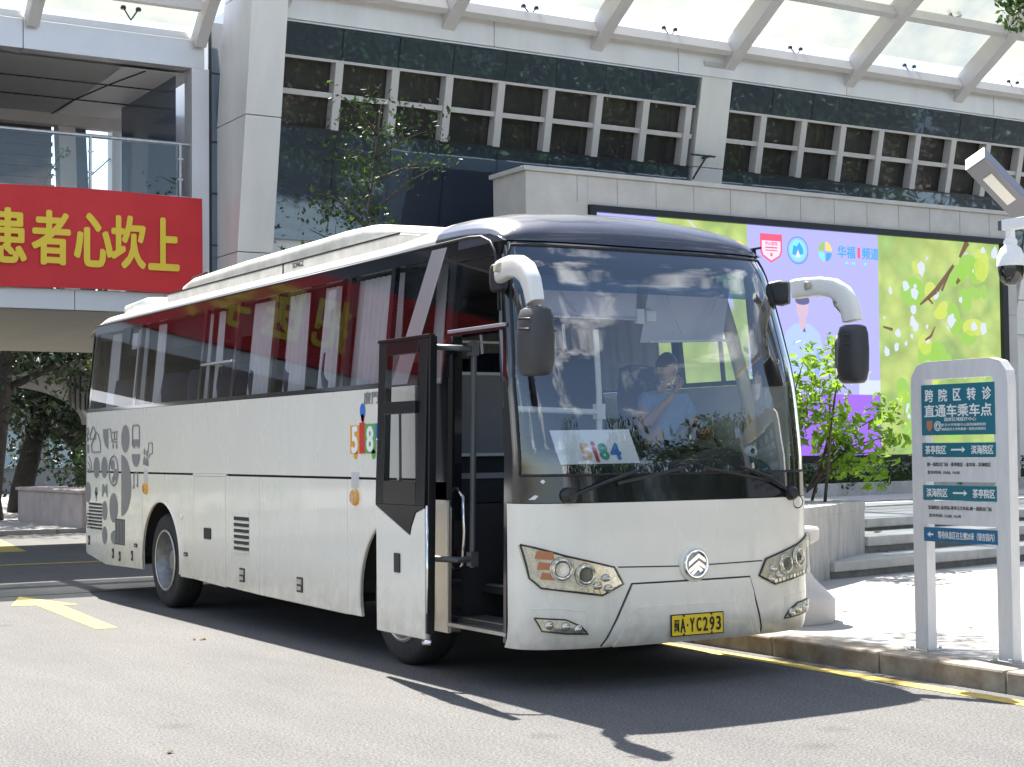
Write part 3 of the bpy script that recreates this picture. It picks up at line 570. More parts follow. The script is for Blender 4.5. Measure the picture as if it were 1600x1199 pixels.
for xa, xb in ((-20, -3.4), (-3.2, -.2), (0, 2.62)):
    m = MB(); m.bx(xa, xb, 16.9, 17.05, 9.12, 9.32); pu = m.build('purlin', 'steel_painted', bd, bevel=.008)
    if xa > -10:
        m = MB(); b0 = Vector(((xa+xb)/2+.2, 17.3, 8.9))
        for s_ in (-1, 1): e = b0+X*s_*.13+Z*.2; m.tube([b0, e], .013, 6); m.lathe([(.0005, -.03), (.045, -.03), (.05, .0), (.035, .03), (.0005, .03)], e, 'Z', 10)
        m.build('glass_clamp', 'dark_frame', pu)
    m = MB(); m.poly([(xa, 17.5, 8.98), (xb, 17.5, 8.98), (xb, 15.9, 10.3), (xa, 15.9, 10.3)]); m.build('canopy_pane', 'canopy_glass', bd)
for x in (-3.3, -.1, 2.75):
    m = MB(); m.sweep([(x, 17.45, 8.70), (x, 17.2, 8.95), (x, 16.8, 9.3), (x, 16.0, 9.85)], [.2]*4, [.3]*4, n=4, p=200, up=Z); m.build('rib', 'steel_painted', bd, bevel=.01)

# ================================================================== footbridge wing on the banner side
fb = thing('footbridge', 'covered footbridge with pale panels, vaulted ceiling and glass railing above the road', 'footbridge', (-3, 18, 0))
for i in range(8):
    xb = 2.86-3.1*i; m = MB(); m.bx(xb-3.09, xb, 17.45, 17.75, 8.25, 8.74); m.build('fascia', 'panel_grey', fb, bevel=.01)
    xb = 2.8-1.45*i*1.5; m = MB(); m.bx(xb-2.165, xb, 17.50, 17.7, 4.0, 4.34); m.build('deck_fascia', 'panel_grey', fb, bevel=.008)
m = MB(); m.bx(-20, 2.86, 17.6, 17.75, 8.74, 8.9); m.bx(-20, 2.86, 17.75, 23.0, 8.3, 8.42); m.bx(-20, 2.85, 17.7, 22.8, 4.1, 4.32); m.build('slab', 'panel_grey', fb)
m = MB()
m.poly([(-20, 17.55, 4.0), (2.8, 17.55, 4.0), (2.8, 22.6, 3.62), (-20, 22.6, 3.62)]); m.poly([(-20, 22.6, 3.62), (2.8, 22.6, 3.62), (2.8, 22.8, 4.2), (-20, 22.8, 4.2)]); m.poly([(-2.2, 17.56, 3.99), (1.2, 17.56, 3.99), (.3, 22.5, 3.52), (-2.6, 22.5, 3.52)]); m.build('soffit', 'soffit', fb)
m = MB()
for i in range(7):
    xa = 2.9-3.3*(i+1)-1.35; 
    m.grid(lambda u, v: Vector((xa+.01+3.28*u, 17.8+4.4*v, 8.22-.03*v)), 4, 12)
m.grid(lambda u, v: Vector((-1.75+.01+4.6*u, 17.8+4.4*v, 8.22-.03*v)), 4, 12)
m.build('ceiling', 'ceiling_panel', fb, smooth=True)
m = MB(); m.tube([(-20, 19.2, 8.20), (2.8, 19.2, 8.20)], .014, 6); m.tube([(-20, 20.6, 8.19), (2.8, 20.6, 8.19)], .014, 6); m.tube([(1.95, 17.9, 8.21), (1.7, 19.2, 8.20), (1.5, 20.6, 8.19), (1.45, 22, 8.18)], .014, 6); m.build('ceiling_joint', 'dark_frame', fb)
m = MB(); m.bx(-20, 2.9, 22.0, 22.3, 7.98, 8.21); m.build('back_beam', 'steel_painted', fb)
m = MB(); m.bx(2.62, 2.93, 21.95, 22.25, 0, 4.2); m.build('post', 'panel_grey', fb, bevel=.008); m = MB(); m.bx(2.62, 2.93, 17.42, 17.8, 0, 8.25); m.build('post', 'panel_grey', fb, bevel=.008)
m = MB(); m.prism([(1.74, 22.1, 4.3), (2.05, 22.1, 4.3), (1.93, 22.1, 8.05), (1.60, 22.1, 8.05)], (0, .35, 0)); m.bx(2.66, 2.84, 22.1, 22.4, 4.3, 8.05); m.build('pier', 'panel_white', fb, bevel=.008)
m = MB(); m.prism([(2.06, 22.2, 4.3), (2.34, 22.2, 4.3), (2.16, 22.2, 8.05), (1.94, 22.2, 8.05)], (0, .3, 0)); m.bx(2.86, 4.4, 21.6, 21.9, 4.3, 8.3); m.build('dark_pier', 'stair_glass', fb)
m = MB(); m.bx(2.30, 2.66, 22.25, 22.27, 6.02, 6.08); m.bar((2.2, 22.26, 6.3), (2.66, 22.26, 6.75), .02, .02); m.bar((2.2, 22.26, 7.0), (2.66, 22.26, 7.45), .02, .02); m.build('stay', 'dark_frame', fb)
m = MB(); m.bx(-20, 1.60, 22.6, 22.8, 4.3, 8.1)
for i in range(17): m.bx(-20, 1.60, 22.50, 22.6, 4.5+.21*i, 4.57+.21*i)
m.build('louvre_wall', 'louvre', fb)
m = MB()
m.poly([(2.5, 17.9, 6.1), (2.5, 21, 6.1), (2.5, 21, 8.2), (2.5, 17.9, 8.2)]); m.build('end_glass', 'stair_glass', fb)
m = MB(); m.tube([(-20, 17.56, 6.93), (2.8, 17.56, 6.93)], .035, 8); m.tube([(-20, 17.6, 6.02), (2.8, 17.6, 6.02)], .02, 6)
for x in [2.45, .9, -.65, -2.2, -3.75, -5.3, -6.85]: m.bx(x-.02, x+.02, 17.53, 17.58, 5.6, 6.93); m.bx(x-.05, x+.05, 17.52, 17.54, 6.3, 6.33); m.bx(x-.05, x+.05, 17.52, 17.54, 6.65, 6.68)
m.build('railing', 'alloy', fb)
m = MB()
for i in range(8): x = 2.42-1.55*i; m.poly([(x, 17.545, 5.7), (x-1.47, 17.545, 5.7), (x-1.47, 17.545, 6.9), (x, 17.545, 6.9)])
m.build('railing_glass', 'clear_glass', fb)
m = MB()
for z0, z1 in ((4.3, 5.2), (5.22, 6.1), (6.12, 7.0), (7.02, 8.2), (8.22, 9.1)): m.bx(2.95, 3.25, 17.5, 17.53, z0, z1); m.poly([(3.25, 17.5, z0), (3.45, 18.6, z0+.25), (3.45, 18.6, z1+.25), (3.25, 17.5, z1)])
m.build('stair_glazing', 'stair_glass', fb)
m = MB(); m.bx(2.95, 3.0, 17.49, 17.5, 4.3, 9.2)
for z in (5.21, 6.11, 7.01, 8.21): m.bx(2.95, 3.25, 17.485, 17.5, z-.012, z+.012)
m.build('glazing_bar', 'dark_frame', fb)
bn = MB()
def cloth(x, z, d=0.0): return Vector((x, 17.385+.007*math.sin(x*2.1+.6*z)+.005*math.sin(x*5.3+z*3)+.010*math.sin(z*1.9+x*.7)+d, z+.012*math.sin(x*1.7)*(1 if z > 5.9 or z < 4.4 else 0)))
for d in (0, .006): bn.grid(lambda u, v: cloth(-22+24.79*u, 4.34+1.66*v, d), 170, 14)
bnr = bn.build('red_banner', 'banner_red', None); tag(bnr, 'long red banner with yellow characters hung on the footbridge railing', 'banner')
m = MB(); s_ = '把医学人文'
for ch, x, wd in (('患', -.50, .62), ('者', .20, .64), ('心', .90, .66), ('坎', 1.49, .60), ('上', 2.10, .55)): m.text(ch, (x, 17.355, 5.16), X, Z, .86, wd, .022)
m.build('banner_lettering', 'banner_yellow', bnr); m = MB()
for i, ch in enumerate(s_): m.text(ch, (-7.2+.95*i, 17.355, 5.16), X, Z, .9, .72, .022)
m.build('banner_lettering', 'banner_yellow', bnr)
# arched stair structure beyond the bridge
ar = MB(); top = [(1.6, 3.42), (4.75, 3.75), (5.0, 2.6), (4.85, 2.35)]; arcp = [(4.75-2.05*(1-math.cos(R(a)))*1.0, 2.35+.95*math.sin(R(a))) for a in range(0, 91, 9)]
ar.prism([(a, 31.0, b) for a, b in [(1.6, 3.45), (4.8, 3.85), (5.1, 3.2), (4.95, 2.35)] + arcp + [(1.6, 3.30)]], (0, .5, 0)); arr = ar.build('arched_stair', 'far_wall', None); tag(arr, 'grey arched stair underside standing beneath trees beyond the footbridge', 'stair')
m = MB(); [m.bx(4.3+.13*i, 4.34+.13*i, 30.9, 31.0, 2.7, 3.7) for i in range(6)]; m.build('baluster', 'dark_frame', arr)
# long planter beyond the bridge
m = MB(); m.prism([(2.55, 29.0, 0), (2.72, 24.4, 0), (3.9, 24.0, 0), (9, 24.0, 0), (9, 29.2, 0)], (0, 0, .80)); lp = m.build('long_planter', 'planter_render', None, bevel=.02); tag(lp, 'low pinkish rendered planter with dark shrubs under the trees beyond the coach tail', 'planter')
m = MB(); m.prism([(2.50, 29.05, .8), (2.67, 24.3, .8), (3.9, 23.9, .8), (9, 23.9, .8), (9, 29.3, .8)], (0, 0, .07)); m.build('coping', 'planter_render', lp, bevel=.012)
m = MB(); m.bx(4.35, 4.95, 27.0, 27.05, 1.05, 1.75); m.bx(4.6, 4.68, 27.01, 27.04, .85, 1.05); tag(m.build('notice_board', 'sign_white', None), 'small white notice board among dark shrubs in the pinkish planter', 'notice board')
# far blocks that close the view
m = MB(); m.bx(-60, 40, 62, 70, 0, 7.0); fw = m.build('far_building', 'far_wall', None); tag(fw, 'pale low building glimpsed in sunlight behind the dark trees', 'building')
for i in range(8):
    for j in range(2): m = MB(); m.bx(6+3*i, 7.8+3*i, 61.9, 62.0, 1.0+3*j, 2.6+3*j); m.build('window', 'facade_glass', fw)
# ================================================================== the coach (front face at y=0, driving towards -Y)
bus = thing('coach_bus', 'white long-distance coach with black window band, standing at the kerb with its passenger door open', 'bus')
TUMBLE[0] = True
def lerp(z, zs, ys):
    if z <= zs[0]: return ys[0]
    for i in range(len(zs)-1):
        if z <= zs[i+1]: return ys[i] + (ys[i+1]-ys[i])*(z-zs[i])/(zs[i+1]-zs[i])
    return ys[-1]
_ZB = [.30, .36, .45, .9, 1.25, 1.6, 1.92, 2.25, 2.5, 2.75, 2.95, 3.08, 3.18, 3.25, 3.31, 3.36, 3.40, 3.43]
_YB = [.05, .015, 0, 0, 0, .03, .09, .17, .25, .34, .43, .51, .60, .72, .90, 1.15, 1.6, 2.3]
def YB(z): return lerp(z, _ZB, _YB)
def W(z): return lerp(z, [3.08, 3.18, 3.24, 3.30, 3.35, 3.39, 3.42, 3.43], [1.25, 1.243, 1.215, 1.14, 1.0, .78, .45, .10])
def DC(z): return lerp(z, [1.3, 1.92, 2.5, 3.05], [.42, .35, .27, .18])
def ys(x, z):
    a = min(abs(x)/W(z), 1); return YB(z) + DC(z)*(1-(1-a**3)**(1/3))
def fp(x, z, off=0.0):
    p = Vector((x, ys(x, z), z))
    if off:
        e = .004; a = Vector((min(x+e, 1.2499), ys(min(x+e, 1.2499), z), z)) - Vector((max(x-e, -1.2499), ys(max(x-e, -1.2499), z), z)); b = Vector((x, ys(x, z+e), z+e)) - Vector((x, ys(x, z-e), z-e))
        n = a.cross(b).normalized(); n = n if n.y < 0 else -n
        p += n*off
    return p
def fx(t, z):       # t in -1..1 round the front -> x
    s = math.sin(t*math.pi/2); return W(z)*math.copysign(abs(s)**(2/3), s)
def front_patch(mb, t0, t1, z0, z1, nu, nv, off=0.0, mat=0):
    def fn(u, v):
        z = z0+(z1-z0)*v; return fp(fx(t0+(t1-t0)*u, z), z, off)
    return mb.grid(fn, nu, nv, mat)
def front_poly(mb, pts, off, mat=0, n=14, skirt=True, off0=-.004):
    xs = sorted(set([p[0] for p in pts])); x0, x1 = xs[0], xs[-1]
    cuts = sorted(set(xs + [x0+(x1-x0)*i/n for i in range(n+1)])); lo, hi = [], []
    for x in cuts:
        zz = []
        for i in range(len(pts)):
            (a, za), (b, zb) = pts[i], pts[(i+1) % len(pts)]
            if abs(a-b) < 1e-9:
                if abs(x-a) < 1e-9: zz += [za, zb]
            elif min(a, b)-1e-9 <= x <= max(a, b)+1e-9: zz.append(za+(zb-za)*(x-a)/(b-a))
        lo.append(min(zz)); hi.append(max(zz))
    rows = 6; vs = []; k = len(cuts)
    for j in range(rows+1):
        for i, x in enumerate(cuts): vs.append(fp(x, lo[i]+(hi[i]-lo[i])*j/rows, off))
    fs = [(j*k+i, j*k+i+1, (j+1)*k+i+1, (j+1)*k+i) for j in range(rows) for i in range(k-1)]
    if skirt:
        bi = [i for i in range(k)] + [j*k+k-1 for j in range(1, rows+1)] + [rows*k+i for i in range(k-2, -1, -1)] + [j*k for j in range(rows-1, 0, -1)]
        b = len(vs)
        for q in bi:
            i = q % k; j = q//k; vs.append(fp(cuts[i], lo[i]+(hi[i]-lo[i])*j/rows, off0))
        m = len(bi); fs += [(bi[i], bi[(i+1) % m], b+(i+1) % m, b+i) for i in range(m)]
    return mb.add(vs, fs, mat)
def front_line(mb, pts, r, off=.001, mat=0, sub=8):
    q = []
    for (a, za), (b, zb) in zip(pts[:-1], pts[1:]):
        for i in range(sub): q.append(fp(a+(b-a)*i/sub, za+(zb-za)*i/sub, off))
    q.append(fp(*pts[-1], off)); return mb.tube(q, r, 6, mat)

# --- front: white lower panel, black mask, dark cap
m = MB(); front_patch(m, -1, 1, .30, 1.272, 72, 16)
front_poly(m, [(-.725, .315), (-.512, .716), (.495, .716), (.625, .315)], .012, 0)
front_poly(m, [(-.655, .315), (-.56, .49), (-.50, .545), (-.42, .56), (.38, .553), (.44, .535), (.47, .49), (.555, .315)], .026, 0, off0=.008)
front_line(m, [(-.735, .31), (-.518, .722), (.50, .722), (.635, .31)], .006, .001, 1)
front_line(m, [(-.62, .838), (-.1, .823)], .0045, .0005, 1); front_line(m, [(.1, .823), (.62, .828)], .0045, .0005, 1)
for s_ in (-1, 1): front_line(m, [(s_*.845, .395), (s_*.86, .55), (s_*1.02, .575), (s_*1.2, .575)], .006, -.002, 0)
m.build('front_panel', ['bus_white', 'black_trim'], bus, smooth=True, auto=30)
m = MB(); front_patch(m, -1, 1, 1.278, 1.46, 72, 4); front_patch(m, -1, -.865, 1.46, 2.96, 8, 22); front_patch(m, .865, 1, 1.46, 2.96, 8, 22)
front_patch(m, -1, 1, 2.96, 3.10, 60, 3, -.012)
m.build('windscreen_surround', 'black_gloss', bus, smooth=True)
m = MB()
def wsfn(u, v):
    z = 1.46+(3.06-1.46)*v; t = .866
    zz = max(0, (z-2.86)/.2); t -= .10*zz**2.2
    return fp(fx(-t+2*t*u, z), z, -.004)
m.grid(wsfn, 48, 26); wsg = m.build('windscreen', 'windscreen_glass', bus, smooth=True)
m = MB(); m.grid(lambda u, v: wsfn(u*.96+.02, .795+.2*v) + Vector((0, .006, 0)), 48, 8); m.build('tint_strip', 'tint_band', wsg, smooth=True)
m = MB(); ed = [wsfn(0, i/26) for i in range(27)] + [wsfn(i/48, 1) for i in range(1, 49)] + [wsfn(1, 1-i/26) for i in range(1, 27)] + [wsfn(1-i/48, 0) for i in range(1, 49)]
m.tube(ed, .011, 6); m.build('rubber_seal', 'rubber', wsg, smooth=True)
m = MB()
for s_ in (-1, 1):
    def cor(u, v, s_=s_):
        z = 2.86+.2*v; zz = v; t1 = .866-.10*zz**2.2
        return fp(fx(s_*(t1+(.868-t1)*u), z), z, -.004)
    m.grid(cor, 4, 10)
m.build('corner_mask', 'black_gloss', bus, smooth=True)
# dark dome over the windscreen
RPROF = [(-1.25, 3.165), (-1.247, 3.20), (-1.225, 3.245), (-1.17, 3.29), (-1.05, 3.34), (-.8, 3.385), (-.4, 3.415), (0, 3.425)]
def rprof(a):
    f = (1-abs(a))*7; i = min(int(f), 6); k = f-i
    x = RPROF[i][0]+(RPROF[i+1][0]-RPROF[i][0])*k; z = RPROF[i][1]+(RPROF[i+1][1]-RPROF[i][1])*k
    return (x if a <= 0 else -x), z
def cap_fn(u, v):
    x, zr = rprof(-1+2*u); yf = ys(min(abs(x), 1.2499), 3.10); s = v**1.6
    return Vector((x, yf+(1.61-yf)*s, 3.095+(zr-3.095)*(1-(1-s)**2.6)**.5))
m = MB(); m.grid(cap_fn, 84, 22)
for s_ in (-1, 1): m.prism([(s_*1.2495, .60, 3.09), (s_*1.2495, 1.62, 3.09), (s_*1.2495, 1.62, 3.167), (s_*1.2495, .80, 3.16), (s_*1.2495, .66, 3.12)], (-s_*.03, 0, 0))
m.build('front_cap', 'cap_dark', bus, smooth=True, auto=40)
# roof shell rearwards of the cap, closing at the tail
m = MB()
def roof_fn(u, v):
    y = 1.60+(10.50-1.60)*v; sh = 0.0 if v < .94 else ((v-.94)/.06)**2*.30
    x, z = rprof(-1+2*u)
    k = min(1, max(0, (y-1.6)/1.0)); k = k*k*(3-2*k); z = 3.165+(z-3.165)*(1-.30*k)
    return Vector((x, y, z - sh*min(1, (z-3.10)/.2)))
m.grid(roof_fn, 42, 34); rf = m.build('roof', 'bus_roof', bus, smooth=True)
m = MB(); m.tube([(-1.252, 10.3, 3.163), (-1.252, 1.7, 3.163)], .009, 6); m.tube([(1.252, 10.3, 3.163), (1.252, .6, 3.163)], .009, 6)
m.tube([(-1.253, 1.7, 3.165), (-1.253, 1.1, 3.165), (-1.253, .92, 3.15), (-1.253, .78, 3.10), (-1.253, .70, 3.02), (-1.253, .64, 2.9), (-1.253, .58, 2.6)], .011, 6)
m.build('gutter', 'black_trim', bus, smooth=True)
# marker lamps on the cap
for s_ in (-1, 1):
    m = MB(); q = [fp(fx(s_*t, z), z, .012) for t, z in ((.53, 3.165), (.67, 3.155), (.67, 3.205), (.53, 3.215))]
    m.prism([p - Vector((0, .0, 0)) for p in q], (0, .04, -.01)); m.build('marker_lamp', 'ac_white' if s_ < 0 else 'amber', bus, bevel=.004)

# --- door-side flank (x = -1.25) in pressed panels
XL = -1.25
def side(mb, pts, x=XL, th=.028, mat=0):
    s_ = 1 if x < 0 else -1; return mb.prism([(x, a, b) for a, b in pts], (s_*th, 0, 0), mat)
def arch(cy, cz, r, a0, a1, n=26): return [(cy+r*math.cos(R(a0+(a1-a0)*i/n)), cz+r*math.sin(R(a0+(a1-a0)*i/n))) for i in range(n+1)]
RW, FW = 7.585, 2.10
m = MB(); side(m, [(1.76, 1.427), (10.3, 1.427), (10.3, 2.125), (1.76, 2.125)])
side(m, [(6.60, 1.40), (5.69, 1.40), (5.69, 1.4265), (6.60, 1.4265)])
up = m.build('side_panel', 'bus_white', bus, bevel=.004)
m = MB(); side(m, [(8.215, .37), (9.55, .35), (10.3, .44), (10.3, 1.408), (8.215, 1.408)]); eng = m.build('engine_flap', 'bus_white', bus, bevel=.004)
def arch_panel(cy, y0, y1, zb, zt, x):
    r = .625; a = math.degrees(math.asin((zb-.5)/r))
    return [(y0, zb)] + arch(cy, .5, r, 180-a, a) + [(y1, zb), (y1, zt), (y0, zt)]
def lip(mb, cy, x):
    mb.tube([(x, a, b) for a, b in arch(cy, .5, .625, 190, -10)], .016, 8)
m = MB(); side(m, arch_panel(RW, 6.58, 8.207, .37, 1.408, XL)); lip(m, RW, XL-.001); m.build('wheel_panel', 'bus_white', bus, bevel=.003)
m = MB(); side(m, arch_panel(FW, 1.27, 2.953, .32, 1.408, XL)); lip(m, FW, XL-.001); m.build('wheel_panel', 'bus_white', bus, bevel=.003)
m = MB(); side(m, [(5.70, .345), (6.572, .37), (6.572, 1.3985), (5.70, 1.3985)]); m.build('side_panel', 'bus_white', bus, bevel=.004)
doors = []
for y0, y1, zb in ((4.848, 5.688, .335), (2.961, 4.838, .315)):
    m = MB(); side(m, [(y0, zb), (y1, zb+.02), (y1, 1.408), (y0, 1.408)]); doors.append(m.build('luggage_door', 'bus_white', bus, bevel=.006))
m = MB(); m.bx(-1.221, -1.20, 1.3, 10.2, 1.2, 1.6); m.bx(-1.221, -1.20, 5.6, 6.7, .45, 1.3); m.bx(-1.221, -1.20, 2.9, 5.0, .45, 1.3); m.bx(-1.221, -1.20, 8.19, 8.5, .6, 1.3); m.build('joint_backing', 'underbody', bus)
# rear corner, tail and the far flank
m = MB()
for mt, z0, z1 in ((0, .46, 2.125), (1, 2.13, 3.16)):
    m.grid(lambda u, v: Vector((-1.0-.25*math.cos(u*math.pi/2), 10.3+.25*math.sin(u*math.pi/2), z0+(z1-z0)*v)), 8, 4, mt)
    m.grid(lambda u, v: Vector((1.0+.25*math.cos(u*math.pi/2), 10.3+.25*math.sin(u*math.pi/2), z0+(z1-z0)*v)), 8, 4, mt)
    m.bx(-1, 1, 10.51, 10.548, z0, z1, mt)
m.build('tail', ['bus_white', 'black_glass'], bus, smooth=True, auto=30)
m = MB(); side(m, [(.43, .33), (1.46, .33), (1.55, .8), (1.8, 1.07), (2.1, 1.13), (2.4, 1.07), (2.65, .8), (2.74, .33), (6.95, .36), (7.03, .8), (7.3, 1.07), (7.585, 1.13), (7.87, 1.07), (8.14, .8), (8.22, .36), (10.3, .42), (10.3, 2.125), (.43, 2.125)], 1.25)
m.build('far_side_panel', 'bus_white', bus, bevel=.004)
# window band: glass panes, pillars and black borders
m = MB()
m.bx(-1.25, -1.215, 1.25, 10.3, 3.06, 3.165); m.bx(-1.25, -1.215, 1.745, 10.3, 2.128, 2.165)
for y in (10.22, 8.50, 6.46, 5.56, 4.62, 3.08, 2.28, 1.28): m.bx(-1.249, -1.205, y-.035, y+.035, 2.165, 3.06)
m.bx(-1.25, -1.2, 1.255, 1.745, 1.275, 2.12); m.bx(-1.25, -1.2, 1.255, 1.335, 2.12, 3.06)
m.bx(-1.25, -1.2, 5.60, 6.42, 2.49, 2.52)
m.build('window_frame', 'black_gloss', bus)
for y0, y1 in ((8.535, 10.185), (6.495, 8.465), (5.595, 6.425), (4.655, 5.525), (3.115, 4.585), (2.315, 3.045), (1.315, 2.245)):
    m = MB(); m.poly([(-1.2475, y0, 2.165), (-1.2475, y1, 2.165), (-1.2475, y1, 3.06), (-1.2475, y0, 3.06)]); m.build('window', 'side_glass', bus)
m = MB(); m.bx(-1.268, -1.25, 5.59, 6.43, 2.498, 2.522); m.build('window_rail', 'chrome', bus, bevel=.003)
m = MB(); m.prism([(-1.256, 1.42, 3.13), (-1.256, 1.65, 3.13), (-1.256, 2.145, 2.14), (-1.256, 1.88, 2.14)], (.006, 0, 0)); m.build('slanted_trim', 'silver_paint', bus, bevel=.002)
m = MB()
m.bx(1.215, 1.2495, .66, 10.3, 3.0, 3.165); m.bx(1.215, 1.2495, .50, 10.3, 2.128, 2.165); m.prism([(1.2495, YB(z)+DC(z)-.004, z) for z in (2.1, 2.5, 2.75, 2.95, 3.09)] + [(1.2495, .70, 3.09), (1.2495, .70, 2.1)], (-.04, 0, 0))
for y in (10.22, 8.6, 7.1, 5.6, 4.1, 2.6, 1.75, .74): m.bx(1.205, 1.249, y-.05, y+.05, 2.165, 3.0)
m.build('window_frame', 'black_gloss', bus)
for y0, y1 in ((8.65, 10.17), (7.15, 8.55), (5.65, 7.05), (4.15, 5.55), (2.65, 4.05), (1.8, 2.55), (.79, 1.70)):
    m = MB(); m.poly([(1.2475, y0, 2.165), (1.2475, y1, 2.165), (1.2475, y1, 3.0), (1.2475, y0, 3.0)]); m.build('window', 'side_glass' if y0 > 1 else 'clear_glass', bus)
# underbody, floor, ceiling
m = MB(); m.bx(-.88, .88, 1.40, 10.4, .38, 1.24); m.bx(-.2, 1.2, .35, 1.4, .38, .95)
for y0, y1 in ((2.85, 6.85), (8.3, 10.2)): m.bx(-1.2, -.87, y0, y1, .42, .60); m.bx(.87, 1.2, y0, y1, .42, .60)
m.build('chassis', 'underbody', bus)
m = MB(); m.bx(-1.2, 1.2, 1.60, 10.35, 1.24, 1.30); m.bx(-.15, 1.2, .38, 1.6, .95, 1.0)
m.bx(-1.2, -.16, .48, 1.30, .40, .43); m.bx(-.95, -.15, .50, 1.60, .60, .66); m.bx(-.70, -.15, .52, 1.60, .82, .9); m.bx(-1.2, -.15, 1.30, 1.62, .43, 1.24)
m.build('cabin_floor', 'cabin_dark', bus)
m = MB(); m.bx(-1.17, -.95, .50, 1.24, .425, .437); m.bx(-.97, -.93, .52, 1.2, .655, .668); m.bx(-.72, -.68, .54, 1.2, .895, .908); m.bx(-1.262, -1.2, .44, 1.26, .375, .40)
m.build('step_edge', 'alloy', bus)
m = MB(); m.bx(-1.2, 1.2, 1.2, 10.3, 3.08, 3.1); m.bx(-1.0, 1.0, .75, 1.3, 3.06, 3.08)
m.build('ceiling', 'cabin_grey', bus)
for s_ in (-1, 1): m = MB(); m.prism([(s_*1.06, 2.2, 2.76), (s_*.68, 2.2, 2.86), (s_*.68, 2.2, 3.07), (s_*1.06, 2.2, 3.07)], (0, 8, 0)); m.build('luggage_rack', 'cabin_dark', bus)
# --- door opening, transom, open door leaf
m = MB(); m.bx(-1.25, -1.17, 1.22, 1.258, .33, 2.46); m.bx(-1.25, -1.17, .52, 1.258, 2.46, 2.50)
m.bx(-1.2495, -1.2, .62, 1.25, 3.0, 3.09)
zz = [.33, 1.3, 1.6, 1.92, 2.25, 2.5, 2.75, 2.95, 3.09]
m.prism([(-1.2495, YB(z)+DC(z)-.004, z) for z in zz] + [(-1.2495, YB(z)+DC(z)+(.035 if z < 2 else .05), z) for z in zz[::-1]], (.08, 0, 0))
m.build('door_frame', 'black_gloss', bus)
m = MB(); m.poly([(-1.2475, .56, 2.50), (-1.2475, 1.25, 2.50), (-1.2475, 1.25, 3.02), (-1.2475, .63, 3.02)]); m.build('transom_window', 'side_glass', bus)
m = MB(); m.bx(-1.272, -1.25, .46, 1.27, 2.478, 2.503); m.build('transom_rail', 'silver_paint', bus, bevel=.003)
XD = -1.56
leaf = MB(); y0, y1 = 1.03, 1.80
leaf.prism([(XD, y0, .315), (XD, y1, .315), (XD, y1, 1.235), (XD, y0+.225, 1.035), (XD, y0+.20, 1.10), (XD, y0+.13, 1.2), (XD, y0, 1.235)], (.045, 0, 0))
door = leaf.build('passenger_door', 'bus_white', bus, bevel=.012)
m = MB(); fr = [(y0, 1.236), (y0+.13, 1.203), (y0+.20, 1.103), (y0+.225, 1.038), (y1, 1.237)]
def dpr(a, b, c, d, th=.05, x=XD-.003): m.bx(x, x+th, a, b, c, d)
dpr(y0, y0+.13, 1.25, 2.43); dpr(y1-.13, y1, 1.25, 2.43); dpr(y0+.13, y1-.13, 2.33, 2.43); dpr(y0+.13, y1-.13, 1.90, 1.99); dpr(y0+.13, y1-.13, 1.25, 1.42)
m.prism([(XD-.003, a, b) for a, b in fr[0:1]+[(y0, 1.25), (y1, 1.25)]+fr[4:0:-1]], (.048, 0, 0))
dpr(y0-.03, y0-.002, .36, 2.44, .06, XD); m.bx(XD-.012, XD+.05, y0-.02, y1+.01, 2.43, 2.455)
m.build('door_upper_frame', 'black_satin', door, bevel=.004)
for z0, z1 in ((1.99, 2.33), (1.42, 1.90)):
    m = MB(); m.poly([(XD+.01, y0+.13, z0), (XD+.01, y1-.13, z0), (XD+.01, y1-.13, z1), (XD+.01, y0+.13, z1)]); m.build('door_window', 'side_glass', door)
m = MB(); m.tube([(XD+.012, y0-.02, .33), (XD+.012, y0-.02, 1.25)], .010, 8); m.tube([(XD+.03, y0-.035, .30), (XD+.0, y0+.025, .30)], .02, 8); m.build('door_edge', 'chrome', door, smooth=True)
m = MB(); m.bx(XD-.012, XD, 1.40, 1.49, .76, .90); m.build('door_handle', 'black_trim', door, bevel=.006)
m = MB(); m.bx(XD-.012, XD, 1.755, 1.77, 1.62, 1.72); m.bx(XD-.008, XD, 1.41, 1.435, 1.425, 1.44); m.build('door_latch', 'alloy', door, bevel=.002)
m = MB(); m.bx(XD+.006, XD+.012, 1.395, 1.425, 1.42, 1.90); m.build('door_window_bar', 'black_trim', door)
m = MB(); m.tube([(-1.16, 1.06, .80), (-1.16, 1.06, 2.42)], .022, 10)
for z in (2.36, .86):
    m.tube([(-1.16, 1.06, z), (-1.30, 1.03, z), (-1.42, 1.12, z+.01), (-1.50, 1.3, z+.01)], .022, 10); m.bx(-1.19, -1.13, 1.025, 1.095, z-.05, z+.05)
m.build('door_arm', 'arm_grey', bus, smooth=True, auto=40)
m = MB(); m.tube([(-1.20, 1.20, .78), (-1.20, 1.13, .82), (-1.20, 1.10, 1.05), (-1.20, 1.12, 1.3), (-1.20, 1.20, 1.36)], .012, 8); m.build('grab_handle', 'chrome', bus, smooth=True)
